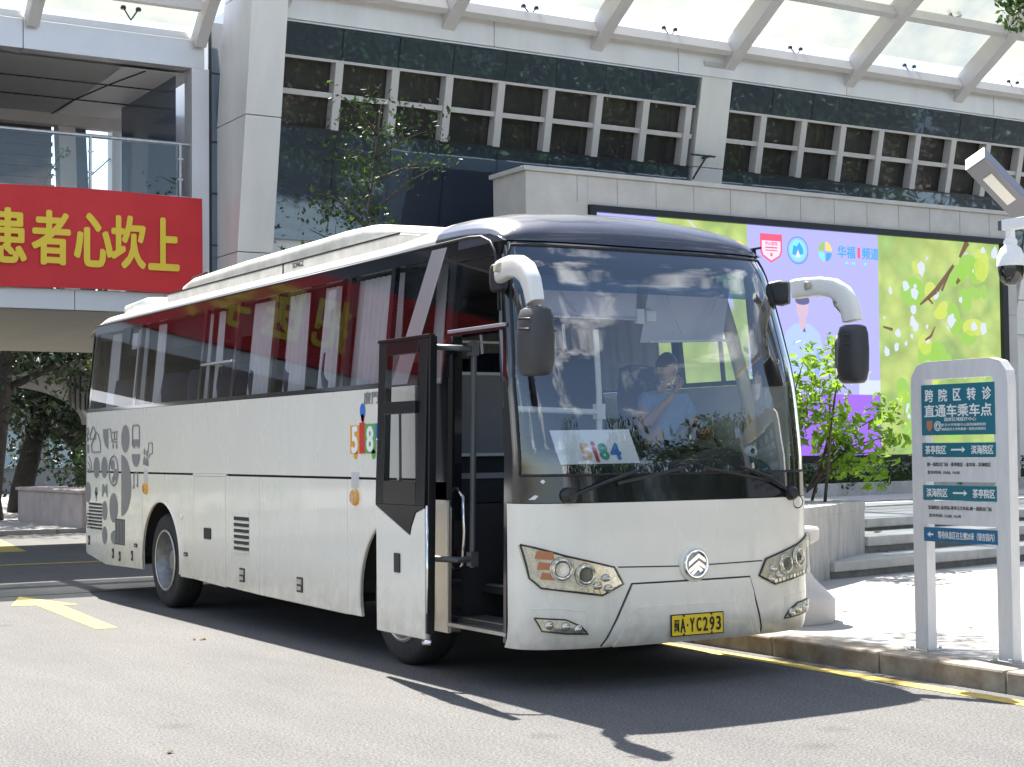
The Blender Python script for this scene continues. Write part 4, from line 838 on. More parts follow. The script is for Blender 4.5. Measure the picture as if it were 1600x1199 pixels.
# --- things inside the cabin seen through door and windscreen
m = MB(); m.bx(-.78, -.28, 2.0, 2.03, 1.60, 2.23); m.build('partition_panel', 'cabin_grey', bus)
m = MB()
for a in ((-.80, -.26, 1.585, 1.61), (-.80, -.26, 2.22, 2.245), (-.80, -.775, 1.60, 2.5), (-.80, -.26, 2.47, 2.49)): m.bx(a[0], a[1], 1.985, 2.0, a[2], a[3])
m.build('partition_rail', 'rail_white', bus, bevel=.004)
m = MB(); m.bx(-1.15, -.25, 2.03, 2.06, 1.3, 2.15); m.bx(-1.15, -.3, 1.62, 1.66, .9, 1.42); m.build('partition_back', 'cabin_dark', bus)
m = MB(); m.bx(-1.12, -.97, 1.75, 1.85, 1.42, 2.46); m.build('door_post', 'cabin_beige', bus, bevel=.01)
m = MB(); m.bx(-1.17, -.25, 1.60, 1.75, 1.42, 1.46); m.build('ledge', 'cabin_grey', bus)
m = MB()
def dash(u, v):
    x = -.95+2.05*u; prof = [(.30, 1.20), (.33, 1.42), (.42, 1.50), (.55, 1.54), (.66, 1.53), (.70, 1.46), (.72, 1.1)]
    f = v*6; i = min(int(f), 5); k = f-i; y = prof[i][0]+(prof[i+1][0]-prof[i][0])*k; z = prof[i][1]+(prof[i+1][1]-prof[i][1])*k
    hump = .10*math.exp(-((x-.72)/.28)**2) if 1 <= f <= 5.2 else 0
    return Vector((x, y + max(0, ys(x*.96, 1.4)-.02)*(1 if v < .6 else .3), z+hump))
m.grid(dash, 30, 18); m.build('dashboard', 'cabin_dark', bus, smooth=True)
m = MB(); c = Vector((.72, .86, 1.62)); a1, a2 = X, Vector((0, .45, .9)).normalized(); m.ring(c, .215, .016, a1, a2, 32, 8); m.bar(c-a1*.2, c+a1*.2, .03, .02); m.bar(c-a2*.2, c, .03, .02, X); m.tube([c, c+Vector((0, -.3, -.2))], .03, 8)
m.build('steering_wheel', 'black_trim', bus, smooth=True, auto=40)
m = MB(); m.ball((.93, .50, 1.60), .052); m.tube([(.93, .5, 1.5), (.93, .5, 1.58)], .02, 8); m.disc((.93-.02, .449, 1.608), .022, X, Z, 14, 1); m.build('dash_fan', ['rail_white', 'ink_black'], bus, smooth=True)
# blinds, rails and monitor behind the windscreen
for x0, x1, z0, z1, mt in ((-.86, .02, 2.58, 2.865, 'visor_cloth'), (.13, .93, 2.42, 2.86, 'visor_cloth')):
    m = MB(); m.grid(lambda u, v: Vector((x0+(x1-x0)*u, .64+.04*v + (.10*v if x0 > 0 else 0) + .02*math.sin(u*9), z1+(z0-z1)*v + (.03*u*v if x0 > 0 else 0))), 10, 6)
    b = m.build('sun_blind', mt, bus, smooth=True)
    m = MB(); m.tube([(x0, .665, z0), (x1, .665, z0+(.03 if x0 > 0 else 0))], .010, 8); m.tube([(x0+.1, .62, z1-.02), (x0+.32, .66, z0+.04)], .006, 6); m.tube([(x1-.1, .62, z1-.02), (x1-.32, .66, z0+.04)], .006, 6); m.build('blind_bar', 'rail_white', b, smooth=True)
m = MB(); m.bx(.02, .09, .66, .70, 2.55, 2.66); m.bx(.11, .2, .66, .70, 2.57, 2.65); m.build('toll_tag', 'paper_white', bus, bevel=.004)
m = MB(); m.bx(-.95, .98, .9, 1.25, 2.86, 3.06); m.build('overhead_console', 'cabin_grey', bus, bevel=.03)
m = MB(); m.tube([(-1.1, .62, 1.92), (-.30, .70, 1.90)], .022, 8); m.tube([(-.30, .70, 1.5), (-.30, .70, 2.05), (-.32, .72, 2.5)], .022, 8); m.bx(-.335, -.265, .67, .73, 1.85, 1.96); m.build('hand_rail', 'rail_white', bus, smooth=True, auto=40)
m = MB(); m.tube([(1.10, .70, 1.55), (1.09, .72, 2.0), (1.02, .78, 2.5), (.96, .85, 2.9)], .055, 10); m.build('pillar_trim', 'cabin_beige', bus, smooth=True)
m = MB(); m.tube([(1.18, 1.12, 2.15), (1.18, 1.12, 3.0)], .02, 8); m.build('window_post', 'black_trim', bus)
# seats in rows
seat0 = None
for r_ in range(9):
    for x in (-.72, .72):
        if r_ == 0 and x < 0: continue
        y = 2.55+.84*r_
        if seat0 is None:
            m = MB(); m.sweep([(x, y-.35, 1.72), (x, y-.30, 1.72), (x, y+.12, 1.70), (x, y+.16, 1.70)], [.86, .9, .9, .84], [.10, .14, .14, .10]); m.sweep([(x, y+.12, 1.70), (x, y+.16, 1.8), (x, y+.28, 2.3), (x, y+.32, 2.48), (x, y+.33, 2.5)], [.8, .88, .86, .76, .5], [.10, .13, .12, .10, .06], up=Y); m.bx(x-.35, x+.35, y-.2, y+.05, 1.3, 1.64)
            seat0 = m.build('passenger_seat', 'seat_cloth', bus, smooth=True, auto=50); sx, sy_ = x, y
        else:
            c = seat0.copy(); COL.objects.link(c); c.parent = bus; c.location = (x-sx, y-sy_, 0)
m = MB(); x, y = .72, 1.30; m.sweep([(x, y-.30, 1.47), (x, y-.25, 1.47), (x, y+.16, 1.45), (x, y+.2, 1.45)], [.44, .5, .5, .44], [.1, .14, .14, .1]); m.sweep([(x, y+.18, 1.45), (x, y+.22, 1.55), (x, y+.30, 2.05), (x, y+.34, 2.28), (x, y+.345, 2.3)], [.44, .5, .46, .34, .2], [.1, .13, .12, .1, .05], up=Y); m.bx(x-.2, x+.2, y-.2, y+.15, 1.0, 1.4); m.build('driver_seat', 'seat_cloth', bus, smooth=True, auto=50)
# curtains drawn back beside the pillars
for y, wd in ((9.75, .40), (8.75, .42), (8.1, .3), (6.65, .25), (6.28, .2), (5.15, .62), (4.35, .5), (3.62, .34), (2.95, .34), (2.55, .55), (1.66, .16)):
    m = MB(); k = int(wd/.055); m.grid(lambda u, v: Vector((-1.13+.028*math.sin(u*k*math.pi)*(1-.35*v), y-wd/2*(1-.1*v)+wd*u*(1-.1*v), 2.14+.90*v)), k*5, 4); m.build('curtain', 'curtain_cloth', bus, smooth=True)
for y in [9.75, 8.95, 8.25, 7.55, 6.75, 5.95, 5.2, 4.45, 3.7, 2.95, 2.25]:
    m = MB(); m.grid(lambda u, v: Vector((1.14+.025*math.sin(u*22), y-.36+.70*u, 2.14+.86*v)), 30, 3); m.build('curtain', 'curtain_cloth', bus, smooth=True)
m = MB(); m.bx(-1.244, -1.242, 3.35, 3.50, 2.82, 2.99); m.bx(-1.244, -1.242, 8.62, 8.80, 2.80, 2.98); m.bx(-1.244, -1.242, 1.60, 1.70, 2.4, 2.5); m.build('window_sticker', 'curtain_cloth', bus)

# --- wheels
def wheel(cx, cy, sgn, name='wheel'):
    m = MB(); c = (cx, cy, .5)
    m.lathe([(.31, -.13), (.44, -.14), (.475, -.125), (.497, -.09), (.5, 0), (.497, .09), (.475, .125), (.44, .14), (.31, .13)], c, 'X', 56)
    for k in (-.05, 0, .05): m.ring((cx+k, cy, .5), .4985, .004, Y, Z, 56, 6)
    t = m.build(name, 'rubber', bus, smooth=True)
    m = MB(); s_ = -1 if sgn < 0 else 1; m.ring((cx+.142*s_, cy, .5), .308, .010, Y, Z, 48, 6); m.build('rim_flange', 'alloy', t, smooth=True); m = MB()
    m.lathe([(.315, .13*s_), (.325, .142*s_), (.31, .145*s_), (.295, .12*s_), (.285, .0*s_), (.255, -.06*s_), (.20, -.075*s_), (.165, -.05*s_), (.12, -.04*s_), (.115, .03*s_), (.10, .06*s_), (.03, .065*s_), (.0005, .065*s_)], c, 'X', 40)
    for k in range(10):
        a = 2*math.pi*k/10; m.tube([(cx-.07*s_, cy+.2*math.cos(a), .5+.2*math.sin(a)), (cx-.02*s_, cy+.2*math.cos(a), .5+.2*math.sin(a))], .016, 6)
        m.ball((cx-.052*s_, cy+.245*math.cos(a+.3), .5+.245*math.sin(a+.3)), (.006, .022, .022), 8, 6, 1)
    m.build('rim', ['rim_steel', 'underbody'], t, smooth=True, auto=35)
wheel(-1.06, RW, -1); wheel(-1.06, FW, -1); wheel(1.06, RW, 1); wheel(1.06, FW, 1); 
for cy in (RW, FW):
    for s_ in (-1, 1): m = MB(); m.grid(lambda u, v: Vector((s_*(.86+.37*v), cy+.66*math.cos(math.pi*u), .5+.66*math.sin(math.pi*u))), 24, 1); m.build('wheel_arch_liner', 'underbody', bus)

# --- flank details
xo = XL-.0015
m = MB()
def vent(y0, y1, z0, z1, n):
    m.bx(xo-.001, xo+.004, y0, y1, z0, z1, 0)
    for i in range(n):
        z = z0+(z1-z0)*(i+.5)/n; h = (z1-z0)/n
        m.prism([(xo-.002, y0, z-h*.12), (xo-.002, y1, z-h*.12), (xo-.022, y1, z-h*.30), (xo-.022, y0, z-h*.30)], (0, 0, -h*.22), 1)
        m.bx(xo-.003, xo-.0005, y0-.015, y1+.015, z-h*.5-.004, z-h*.5+.012, 1)
vent(5.09, 5.47, .70, 1.03, 6); m.build('vent', ['black_trim', 'bus_white'], doors[0])
m = MB(); vent(9.68, 10.22, .73, 1.05, 8); m.build('vent', ['black_trim', 'bus_white'], eng)
m = MB(); m.bx(xo-.002, xo+.004, 8.82, 9.17, .60, .89); [m.bx(xo-.006, xo, 8.84+.055*i, 8.865+.055*i, .61, .88, 1) for i in range(6)]; m.build('grille', ['black_trim', 'sticker_grey'], eng)
def latch(par, y, z):
    m = MB(); m.bx(xo-.004, xo+.003, y-.065, y+.065, z-.065, z+.065, 1); m.bx(xo-.012, xo-.003, y-.05, y+.05, z+.005, z+.05, 2); m.bx(xo-.016, xo-.003, y-.045, y+.045, z-.045, z-.01, 0); m.build('latch', ['alloy', 'black_trim', 'lamp_beige'], par, bevel=.003)
latch(doors[0], 5.26, .49); latch(doors[1], 3.92, .49)
m = MB(); m.bx(xo-.012, xo+.003, 6.08, 6.26, .785, .895); m.build('fuel_flap_lock', 'black_trim', bus, bevel=.006)
m = MB(); m.ball((xo-.006, 6.93, .985), (.02, .045, .03)); m.build('filler_cap', 'bus_white', bus, smooth=True)
for y, z, par in ((6.80, .605, bus), (8.55, .50, eng), (8.42, .62, eng), (9.0, .47, eng), (9.25, .49, eng), (10.2, .60, eng), (10.15, .75, eng)):
    m = MB(); a, b = (.05, .02) if z > .6 else (.025, .055); m.bx(xo-.008, xo+.003, y-a, y+a, z-b, z+b); m.bx(xo-.012, xo-.007, y-a*.5, y+a*.5, z-b*.5, z+b*.3, 1); m.build('catch', ['black_trim', 'alloy'], par, bevel=.003)
for y, z in ((8.07, 1.255), (2.80, 1.265)):
    m = MB(); m.lathe([(.0005, -.03), (.05, -.028), (.066, -.015), (.07, .003)], (xo, y, z), 'X', 24); m.ring((xo-.02, y, z), .05, .008, Y, Z, 24, 6, 1); m.disc((xo-.031, y, z), .03, Y, Z, 16, 2); m.build('side_marker', ['amber', 'lamp_beige', 'orange_lens'], bus, smooth=True)
    m = MB(); m.bx(xo-.002, xo+.002, y-.07, y+.07, z+.075, z+.20); m.build('reflector_plate', 'panel_grey', bus, bevel=.002)
# grey pictogram stickers at the tail and the coloured number near the door
st = MB(); xs_ = XL-.0025
def ell(y, z, a, b, f=1.0, r0=0, r1=360, mat=0, x=xs_):
    n = 22; pts = [(x, y-a*math.cos(R(r0+(r1-r0)*i/n)), z+b*math.sin(R(r0+(r1-r0)*i/n))) for i in range(n+1)]
    st.poly(pts if r1-r0 < 360 else pts[:-1], mat)
def sbox(y0, y1, z0, z1): st.poly([(xs_, y0, z0), (xs_, y1, z0), (xs_, y1, z1), (xs_, y0, z1)])
def sline(pts, wd=.022): st.tube([(xs_, a, b) for a, b in pts], wd/2, 4)
for e in ((8.796, 1.795, .148, .158), (9.9, 1.467, .129, .126), (9.587, 1.471, .125, .124), (10.25, 1.171, .12, .123), (9.576, .969, .109, .112), (9.232, 1.01, .162, .17), (10.22, .833, .11, .107), (9.576, .684, .1, .104)): ell(*e)
st.poly([(xs_, 9.436, 1.917), (xs_, 9.645, 1.917)] + [(xs_, 9.436+.209*math.cos(R(t)), 1.917-.231*math.sin(R(t))) for t in range(10, 91, 10)])
ell(8.418, 1.623, .146, .142, 1, 180, 360); ell(8.944, 1.271, .364, .345, 1, -90, 90); ell(9.166, .675, .178, .082, 1, 90, 270)
# bus pictogram
y_, z_ = 8.406, 1.685
sline([(y_+.12, z_+.03), (y_+.12, z_+.23), (y_+.09, z_+.255), (y_-.09, z_+.255), (y_-.12, z_+.23), (y_-.12, z_+.03), (y_+.12, z_+.03)]); sbox(y_-.11, y_+.11, z_+.03, z_+.10); sbox(y_-.10, y_-.06, z_, z_+.03); sbox(y_+.06, y_+.10, z_, z_+.03)
# two people with a speech bubble
for a in (8.12, 8.03): ell(a, 1.645-(8.12-a)*.2, .032, .035); ell(a, 1.505-(8.12-a)*.12, .05, .095, 1, 0, 180)
sline([(7.99, 1.64), (7.97, 1.742), (7.85, 1.742), (7.85, 1.63), (7.93, 1.62), (7.97, 1.58)], .016)
# trolley, clouds, globe, note, pin, pad, signal arcs, plug
sline([(9.387, 1.92), (9.34, 1.91), (9.28, 1.76), (9.09, 1.76)]); sline([(9.30, 1.87), (9.09, 1.88), (9.11, 1.79), (9.28, 1.79)]); sline([(9.19, 1.87), (9.19, 1.79)]); ell(9.25, 1.715, .03, .03); ell(9.12, 1.715, .03, .03)
for cx_, cy_, k in ((9.90, 1.74, 1.0), (10.03, 1.86, .62)):
    sline([(cx_+.17*k, cy_-.09*k), (cx_+.20*k, cy_), (cx_+.12*k, cy_+.05*k), (cx_+.03*k, cy_+.15*k), (cx_-.09*k, cy_+.11*k), (cx_-.16*k, cy_+.02*k), (cx_-.17*k, cy_-.09*k), (cx_+.17*k, cy_-.09*k)])
st.ring((xs_, 9.225, 1.434), .168, .012, Y, Z, 26, 4); ell(9.27, 1.50, .08, .06); ell(9.16, 1.39, .08, .07); ell(9.25, 1.33, .045, .04)
sline([(8.48, 1.26), (8.48, 1.41), (8.35, 1.422), (8.35, 1.28)], .02); ell(8.50, 1.26, .032, .025); ell(8.37, 1.28, .032, .025)
ell(9.912, 1.19, .06, .05); st.poly([(xs_, 9.965, 1.175), (xs_, 9.86, 1.175), (xs_, 9.912, 1.06)])
st.poly([(xs_, 9.686, 1.13), (xs_, 9.67, 1.27), (xs_, 9.62, 1.28), (xs_, 9.60, 1.25), (xs_, 9.54, 1.25), (xs_, 9.52, 1.28), (xs_, 9.475, 1.27), (xs_, 9.46, 1.13), (xs_, 9.50, 1.13), (xs_, 9.54, 1.18), (xs_, 9.60, 1.18), (xs_, 9.645, 1.13)])
for k in (.06, .13, .20): sline([(10.27-k*.9, 1.40), (10.27-k*.8, 1.40+k*.6), (10.27-k*.3, 1.40+k)], .016)
st.ring((xs_, 10.26, 1.90), .04, .010, Y, Z, 18, 4); sline([(10.26, 1.86), (10.26, 1.78), (10.20, 1.82)], .018); sbox(10.20, 10.29, 1.64, 1.74)
st.build('pictogram_stickers', 'sticker_grey', bus)
m = MB(); xk = xs_-.001
def blk(y0, y1, z0, z1, mat, dx=0): m.poly([(xk-dx, y0, z0), (xk-dx, y1, z0), (xk-dx, y1, z1), (xk-dx, y0, z1)], mat)
blk(2.715, 2.885, 1.615, 1.84, 0); blk(2.615, 2.713, 1.615, 1.86, 1); blk(2.425, 2.613, 1.615, 1.85, 2); blk(2.25, 2.423, 1.70, 1.85, 3)
ell_ = lambda y, z, a, b, mat: m.poly([(xk, y-a*math.cos(2*math.pi*i/18), z+b*math.sin(2*math.pi*i/18)) for i in range(18)], mat)
ell_(2.79, 1.61, .035, .04, 0); ell_(2.46, 1.61, .035, .04, 2); ell_(2.655, 1.955, .05, .06, 3); ell_(2.655, 1.90, .03, .03, 1); blk(2.635, 2.675, 1.86, 1.90, 1)
m.text('5', (xk-.001, 2.80, 1.725), (0, -1, 0), Z, .20, .12, .03, 4); m.text('8', (xk-.001, 2.52, 1.73), (0, -1, 0), Z, .19, .13, .03, 4); m.text('4', (xk-.001, 2.34, 1.75), (0, -1, 0), Z, .16, .12, .03, 4)
m.build('side_number', ['logo_orange', 'logo_red', 'logo_green', 'logo_blue', 'paper_white'], bus)
m = MB(); m.text('廈門金', (xk, 2.43, 2.055), (0, -1, 0), Z, .095, .40, .02); m.build('side_lettering', 'sticker_grey', bus)

# --- roof equipment
m = MB(); ysec = [(8.98, .50, .10), (8.90, 1.3, .16), (8.5, 1.5, .27), (8.15, 1.56, .33), (6.6, 1.60, .36), (4.7, 1.60, .37), (4.2, 1.60, .38), (3.75, 1.56, .37), (3.3, 1.42, .29), (2.7, 1.2, .16), (2.45, 1.0, .08)]
m.sweep([(0, a, 3.335+(h/2)*.62) for a, _, h in ysec], [b for _, b, _ in ysec], [h for *_, h in ysec], n=32, p=5.5)
ac = m.build('air_conditioner', 'ac_white', bus, smooth=True, auto=45)
m = MB(); m.bx(-.86, .86, 2.9, 8.75, 3.27, 3.435); m.build('base_rail', 'ac_white', ac, bevel=.02)
m = MB(); m.bx(-.867, -.855, 5.35, 5.37, 3.31, 3.435); m.bx(-.866, -.85, 2.9, 8.75, 3.43, 3.442); m.sweep([(-.70, 8.3, 3.575), (-.70, 7.85, 3.60)], [.03, .03], [.03, .03], n=8); m.text('SONGZ', (-.8635, 5.0, 3.39), (0, -1, 0), Z, .05, .26, .01); m.build('maker_lettering', 'ink_black', ac)
m = MB(); m.sweep([(-.2, 10.30, 3.33), (-.2, 10.2, 3.37), (-.2, 9.55, 3.39), (-.2, 9.45, 3.36)], [1.2, 1.4, 1.4, 1.2], [.10, .18, .19, .12], n=24, p=4); m.build('roof_hatch', 'bus_roof', bus, smooth=True, auto=45)

# --- front details: lamps, plate, emblem, wipers, mirrors
HL = [(-1.232, 1.0), (-1.0, .925), (-.654, .838), (-.588, .724), (-.745, .655), (-1.145, .715), (-1.20, .78)]
def headlamp(s_):
    P = [(x*-s_, z) for x, z in HL] if s_ > 0 else HL
    m = MB(); front_poly(m, P, .007, 0)
    hl = m.build('headlight', 'lamp_beige' if s_ > 0 else 'lamp_chrome', bus, smooth=True, auto=30)
    m = MB(); front_line(m, P+P[:1], .007, .008, 0, 4); m.build('lamp_rim', 'black_trim', hl, smooth=True)
    def px(x): return x if s_ < 0 else -x
    for (x, z, r) in ((-1.02, .835, .062), (-.865, .795, .056)):
        m = MB(); c = fp(px(x), z, .012); n = (fp(px(x), z, .1)-fp(px(x), z, 0)).normalized(); a1 = Z.cross(n).normalized(); a2 = n.cross(a1)
        m.ring(c+n*.004, r, .013, a1, a2, 26, 8, 0); m.ring(c, r*1.28, .007, a1, a2, 26, 6, 0)
        m.disc(c+n*.002, r, a1, a2, 22, 1)
        for q in range(1, 6): t = q/6*math.pi/2; m.disc(c+n*(.004+.030*math.sin(t)), r*.78*math.cos(t), a1, a2, 22, 2)
        m.build('projector', ['lamp_chrome', 'lamp_dark', 'chrome' if x < -.95 else 'lamp_dark'], hl, smooth=True, auto=40)
    if s_ < 0:
        m = MB()
        for q in ((-1.175, -1.075, .90, .965), (-1.165, -1.08, .83, .89), (-1.15, -1.07, .765, .82)): front_poly(m, [(q[0], q[2]+.008), (q[0]+.012, q[3]), (q[1], q[3]-.012), (q[1]+.006, q[2])], .016, 0, 4)
        m.build('turn_signal', 'orange_lens', hl, smooth=True, auto=30)
    m = MB()
    for i in range(9):
        x = -1.10+.042*i; front_poly(m, [(px(x), .712-.0055*i+.0), (px(x), .735-.0055*i), (px(x+.03), .731-.0055*i), (px(x+.03), .708-.0055*i)][::1], .016, 0, 1)
    for x, z in ((-.72, .77), (-.70, .70), (-.78, .72)): m.ball(fp(px(x), z, .01), (.035, .02, .028), 10, 8)
    m.build('led_strip', 'lamp_chrome', hl, smooth=True, auto=30)
    m = MB(); front_poly(m, P, .038, 0, 14, True, .008); m.build('lens', 'lens_glass', hl, smooth=True, auto=30)
headlamp(-1); headlamp(1)
for s_ in (-1, 1):
    P = [(s_*1.18, .515), (s_*1.0, .502), (s_*.90, .455), (s_*.845, .402), (s_*1.0, .41), (s_*1.14, .43)]
    m = MB(); front_poly(m, P, .006, 0, 10); fg = m.build('fog_light', 'lamp_chrome' if s_ < 0 else 'lamp_beige', bus, smooth=True, auto=30)
    m = MB(); front_line(m, P+P[:1], .0055, .006, 0, 3); m.build('lamp_rim', 'black_trim', fg, smooth=True)
    m = MB()
    for x, z in ((1.10, .468), (1.0, .458), (.92, .44)): c = fp(s_*x, z, .010); m.ball(c, (.034, .018, .03), 12, 8)
    m.build('reflector_bowl', 'lamp_chrome', fg, smooth=True)
    m = MB(); front_poly(m, P, .024, 0, 10, True, .006); m.build('lens', 'lens_glass', fg, smooth=True, auto=30)
m = MB(); yp = -.034; m.bx(-.22, .22, yp-.004, yp+.006, .352, .492); pl = m.build('licence_plate', 'plate_yellow', bus, bevel=.002)
m = MB(); yq = yp-.0055
m.bx(-.226, .226, yp-.0042, yp+.004, .490, .497); m.bx(-.226, .226, yp-.0042, yp+.004, .347, .354); m.bx(-.226, -.2185, yp-.0042, yp+.004, .354, .49); m.bx(.2185, .226, yp-.0042, yp+.004, .354, .49)
for x, z in ((-.12, .486), (.12, .486), (-.12, .358), (.12, .358)): m.lathe([(.0005, -.006), (.008, -.004), (.009, .003)], (x, yp-.003, z), 'Y', 10)
m.text('闽', (-.180, yq, .420), X, Z, .085, .042, .02); m.text('A', (-.128, yq, .420), X, Z, .092, .046, .02); m.text('·', (-.088, yq, .42), X, Z, .014, .014, .02)
for i, ch in enumerate('YC293'): m.text(ch, (-.048+.057*i, yq, .420), X, Z, .092, .044, .022)
m.build('plate_lettering', 'ink_black', pl)
m = MB(); m.lathe([(.128, .006), (.124, -.010), (.105, -.020), (.098, -.016), (.0005, -.014)], (0, -.006, .835), 'Y', 40); eb = m.build('emblem', 'bus_white', bus, smooth=True, auto=40)
m = MB(); m.ring((0, -.030, .835), .092, .0125, X, Z, 40, 10)
for dz in (.012, -.038):
    a, b, c = Vector((-.068, -.036, .835+dz-.028)), Vector((.010, -.046, .835+dz+.030)), Vector((.080, -.036, .835+dz-.006))
    m.prism([a, a+Vector((0, 0, .030)), b+Vector((0, 0, .030)), b], (0, .018, 0)); m.prism([b, b+Vector((0, 0, .030)), c+Vector((0, 0, .026)), c], (0, .018, 0))
m.prism([(-.050, -.034, .770), (.01, -.042, .826), (.06, -.034, .79), (.03, -.036, .775), (.01, -.04, .795), (-.03, -.034, .758)], (0, .012, 0))
m.build('chevrons', 'chrome', eb, smooth=True, auto=35)
m = MB(); p0 = fp(-.97, 1.325, .03); m.lathe([(.0005, -.045), (.035, -.042), (.05, -.02), (.055, .03)], p0, 'Y', 18)
m.tube([p0+Vector((.02, -.02, .0)), fp(-.72, 1.41, .05), fp(-.45, 1.485, .03)], .012, 8); m.bar(fp(-.62, 1.40, .015), fp(-.05, 1.50, .015), .02, .02); m.build('wiper', 'black_trim', bus, smooth=True, auto=40)
m = MB(); p0 = fp(.93, 1.30, .02); m.lathe([(.0005, -.045), (.035, -.042), (.05, -.02), (.055, .03)], p0, 'Y', 18)
m.tube([p0, fp(.68, 1.42, .05), fp(.42, 1.50, .03)], .010, 8); m.bar(fp(.75, 1.39, .015), fp(.1, 1.50, .015), .018, .018); m.build('wiper', 'black_trim', bus, smooth=True, auto=40)
m = MB(); m.ring(fp(1.02, 1.235, .012), .045, .004, X, Z, 24, 6); m.build('tow_cover_ring', 'black_trim', bus, smooth=True)
m = MB(); m.bx(-1.10, -1.075, .27, .32, 1.35, 1.385); m.build('front_sensor', 'panel_grey', bus)
m = MB(); front_poly(m, [(-1.2, 1.30), (-1.17, 1.33), (-1.15, 1.325), (-1.17, 1.30)], .006); front_poly(m, [(-1.14, 1.42), (-1.125, 1.435), (-1.11, 1.42), (-1.125, 1.405)], .006); m.build('washer_jet', 'panel_grey', bus)
TUMBLE[0] = False
def mirror(s_, fw, hw):
    t = bpy.data.objects.new('wing_mirror', None); COL.objects.link(t); t.parent = bus
    t.location = (s_*1.25, .47, 2.6); t.empty_display_size = .1
    m = MB(); m.sweep([(s_*1.17, .62, 2.81), (s_*1.25, .50, 2.81), (s_*1.29, .45, 2.81)], [.10, .13, .10], [.15, .20, .17], n=16, p=4, up=Z); m.build('mount', 'black_trim', t, smooth=True, auto=40)
    m = MB(); path = [(1.285, .42, 2.83), (1.32, .36, 2.835), (1.36, .22, 2.84), (1.40, .07, 2.84), (1.43, -.08, 2.82), (1.45, -.20, 2.77), (1.465, -.28, 2.69), (1.47, -.315, 2.61), (1.47, -.325, 2.565)]
    m.sweep([(s_*a, .42+(b-.42)*fw, c) for a, b, c in path], [.075, .085, .09, .095, .10, .105, .105, .10, .095], [.135, .155, .15, .145, .15, .155, .155, .15, .145], n=20, p=3.4)
    yh = .42-.75*fw
    m.build('mirror_arm', 'mirror_white', t, smooth=True, auto=45)
    sx_ = s_*1.362
    for sd in (-1, 1):
        m = MB(); m.sweep([(sx_+sd*.042, .42-.12*fw, 2.845), (sx_+sd*.048, .42-.2*fw, 2.85), (sx_+sd*.054, .42-.3*fw, 2.85)], [.012, .012, .012], [.05, .07, .05], n=12, p=3); m.build('arm_slot', 'lamp_beige' , t, smooth=True)
    m = MB()
    hp = [(0, 2.535), (0, 2.52), (0, 2.47), (0, 2.35), (0, 2.20), (0, 2.13), (0, 2.105), (0, 2.10)]
    m.sweep([(s_*1.47, yh+.02*(2.5-z), z) for _, z in hp], [hw*k for k in (.20, .30, .34, .355, .35, .32, .26, .16)], [.09, .13, .155, .17, .165, .14, .11, .06], n=24, p=3.2, up=X)
    hd = m.build('mirror_head', 'grey_plastic', t, smooth=True, auto=50)
    m = MB(); m.sweep([(s_*1.47, yh+.092, z) for z in (2.47, 2.40, 2.24, 2.17)], [hw*k for k in (.28, .31, .31, .28)], [.012]*4, n=16, p=4, up=X); m.build('mirror_glass', 'chrome', hd, smooth=True)
    m = MB()
    for z in (2.455, 2.39): m.sweep([(s_*1.47-.165*hw, yh-.015, z), (s_*1.47, yh-.09, z), (s_*1.47+.165*hw, yh-.015, z)], [.012]*3, [.016]*3, n=8)
    m.build('shell_ridge', 'black_trim', hd, smooth=True)
    m = MB(); m.sweep([(s_*1.415, .42-.52*fw, 2.755), (s_*1.42, .42-.59*fw, 2.70), (s_*1.43, .42-.655*fw, 2.62)], [.03, .05, .03], [.03, .075, .03], n=12); m.build('blind_spot_mirror', 'lamp_chrome', t, smooth=True)
mirror(-1, 1.0, .84); mirror(1, .62, .70)

# ================================================================== paper notice on the dash (rests there: a thing of its own)
m = MB(); a, b = Vector((-.915, .40, 1.765)), Vector((-.31, .32, 1.77)); dn = Vector((.012, -.12, -.235))
m.prism([a, b, b+dn, a+dn], (0, .004, 0)); pn = m.build('route_notice', 'paper_white', None); tag(pn, 'white paper sheet with a coloured number propped on the dash behind the windscreen', 'notice')
rt = (b-a).normalized(); u_ = -dn.normalized(); nn = rt.cross(u_); ce = (a+b)*.5+dn*.5 + nn*.003
m = MB()
for i, (ch, mt, wd) in enumerate((('5', 0, .075), ('i', 1, .03), ('8', 2, .075), ('4', 3, .085))): m.text(ch, ce+rt*(-.085+(.0, .07, .135, .225)[i])+u_*-.04, rt, u_, .12 if ch != 'i' else .15, wd, .035, mt)
m.build('notice_number', ['logo_peach', 'logo_red', 'logo_teal', 'logo_blue', 'ink_black'], pn)
# ================================================================== route sign on the pavement (faces the road)
rs = thing('route_sign', 'tall white loop-framed bus route sign with teal boards on the pavement', 'sign', (1.83, -.77, .146))
xs0 = 1.82
m = MB(); path = [(xs0, -1.165, .15), (xs0, -1.165, 2.06), (xs0, -1.158, 2.13), (xs0, -1.13, 2.165), (xs0, -1.07, 2.18), (xs0, -.47, 2.18), (xs0, -.41, 2.165), (xs0, -.385, 2.13), (xs0, -.378, 2.06), (xs0, -.378, .15)]
m.sweep(path, [.13]*10, [.085]*10, up=X, n=4, p=200); m.build('frame', 'sign_white', rs, bevel=.008)
for yb in (-1.165, -.378):
    m = MB(); m.bx(xs0-.10, xs0+.10, yb-.09, yb+.09, .146, .156)
    for a in (-.075, .075):
        for b in (-.065, .065): m.lathe([(.014, 0), (.014, .02), (.0005, .022)], (xs0+a, yb+b, .155), 'Z', 8)
    m.build('base_plate', 'alloy', rs)
xb = xs0-.050
def plate(name, z0, z1, mt, y0=-1.115, y1=-.425): 
    m = MB(); m.bx(xb, xb+.03, y0, y1, z0, z1); return m.build(name, mt, rs, bevel=.002)
LX = xb-.002; YR = (0, -1, 0)
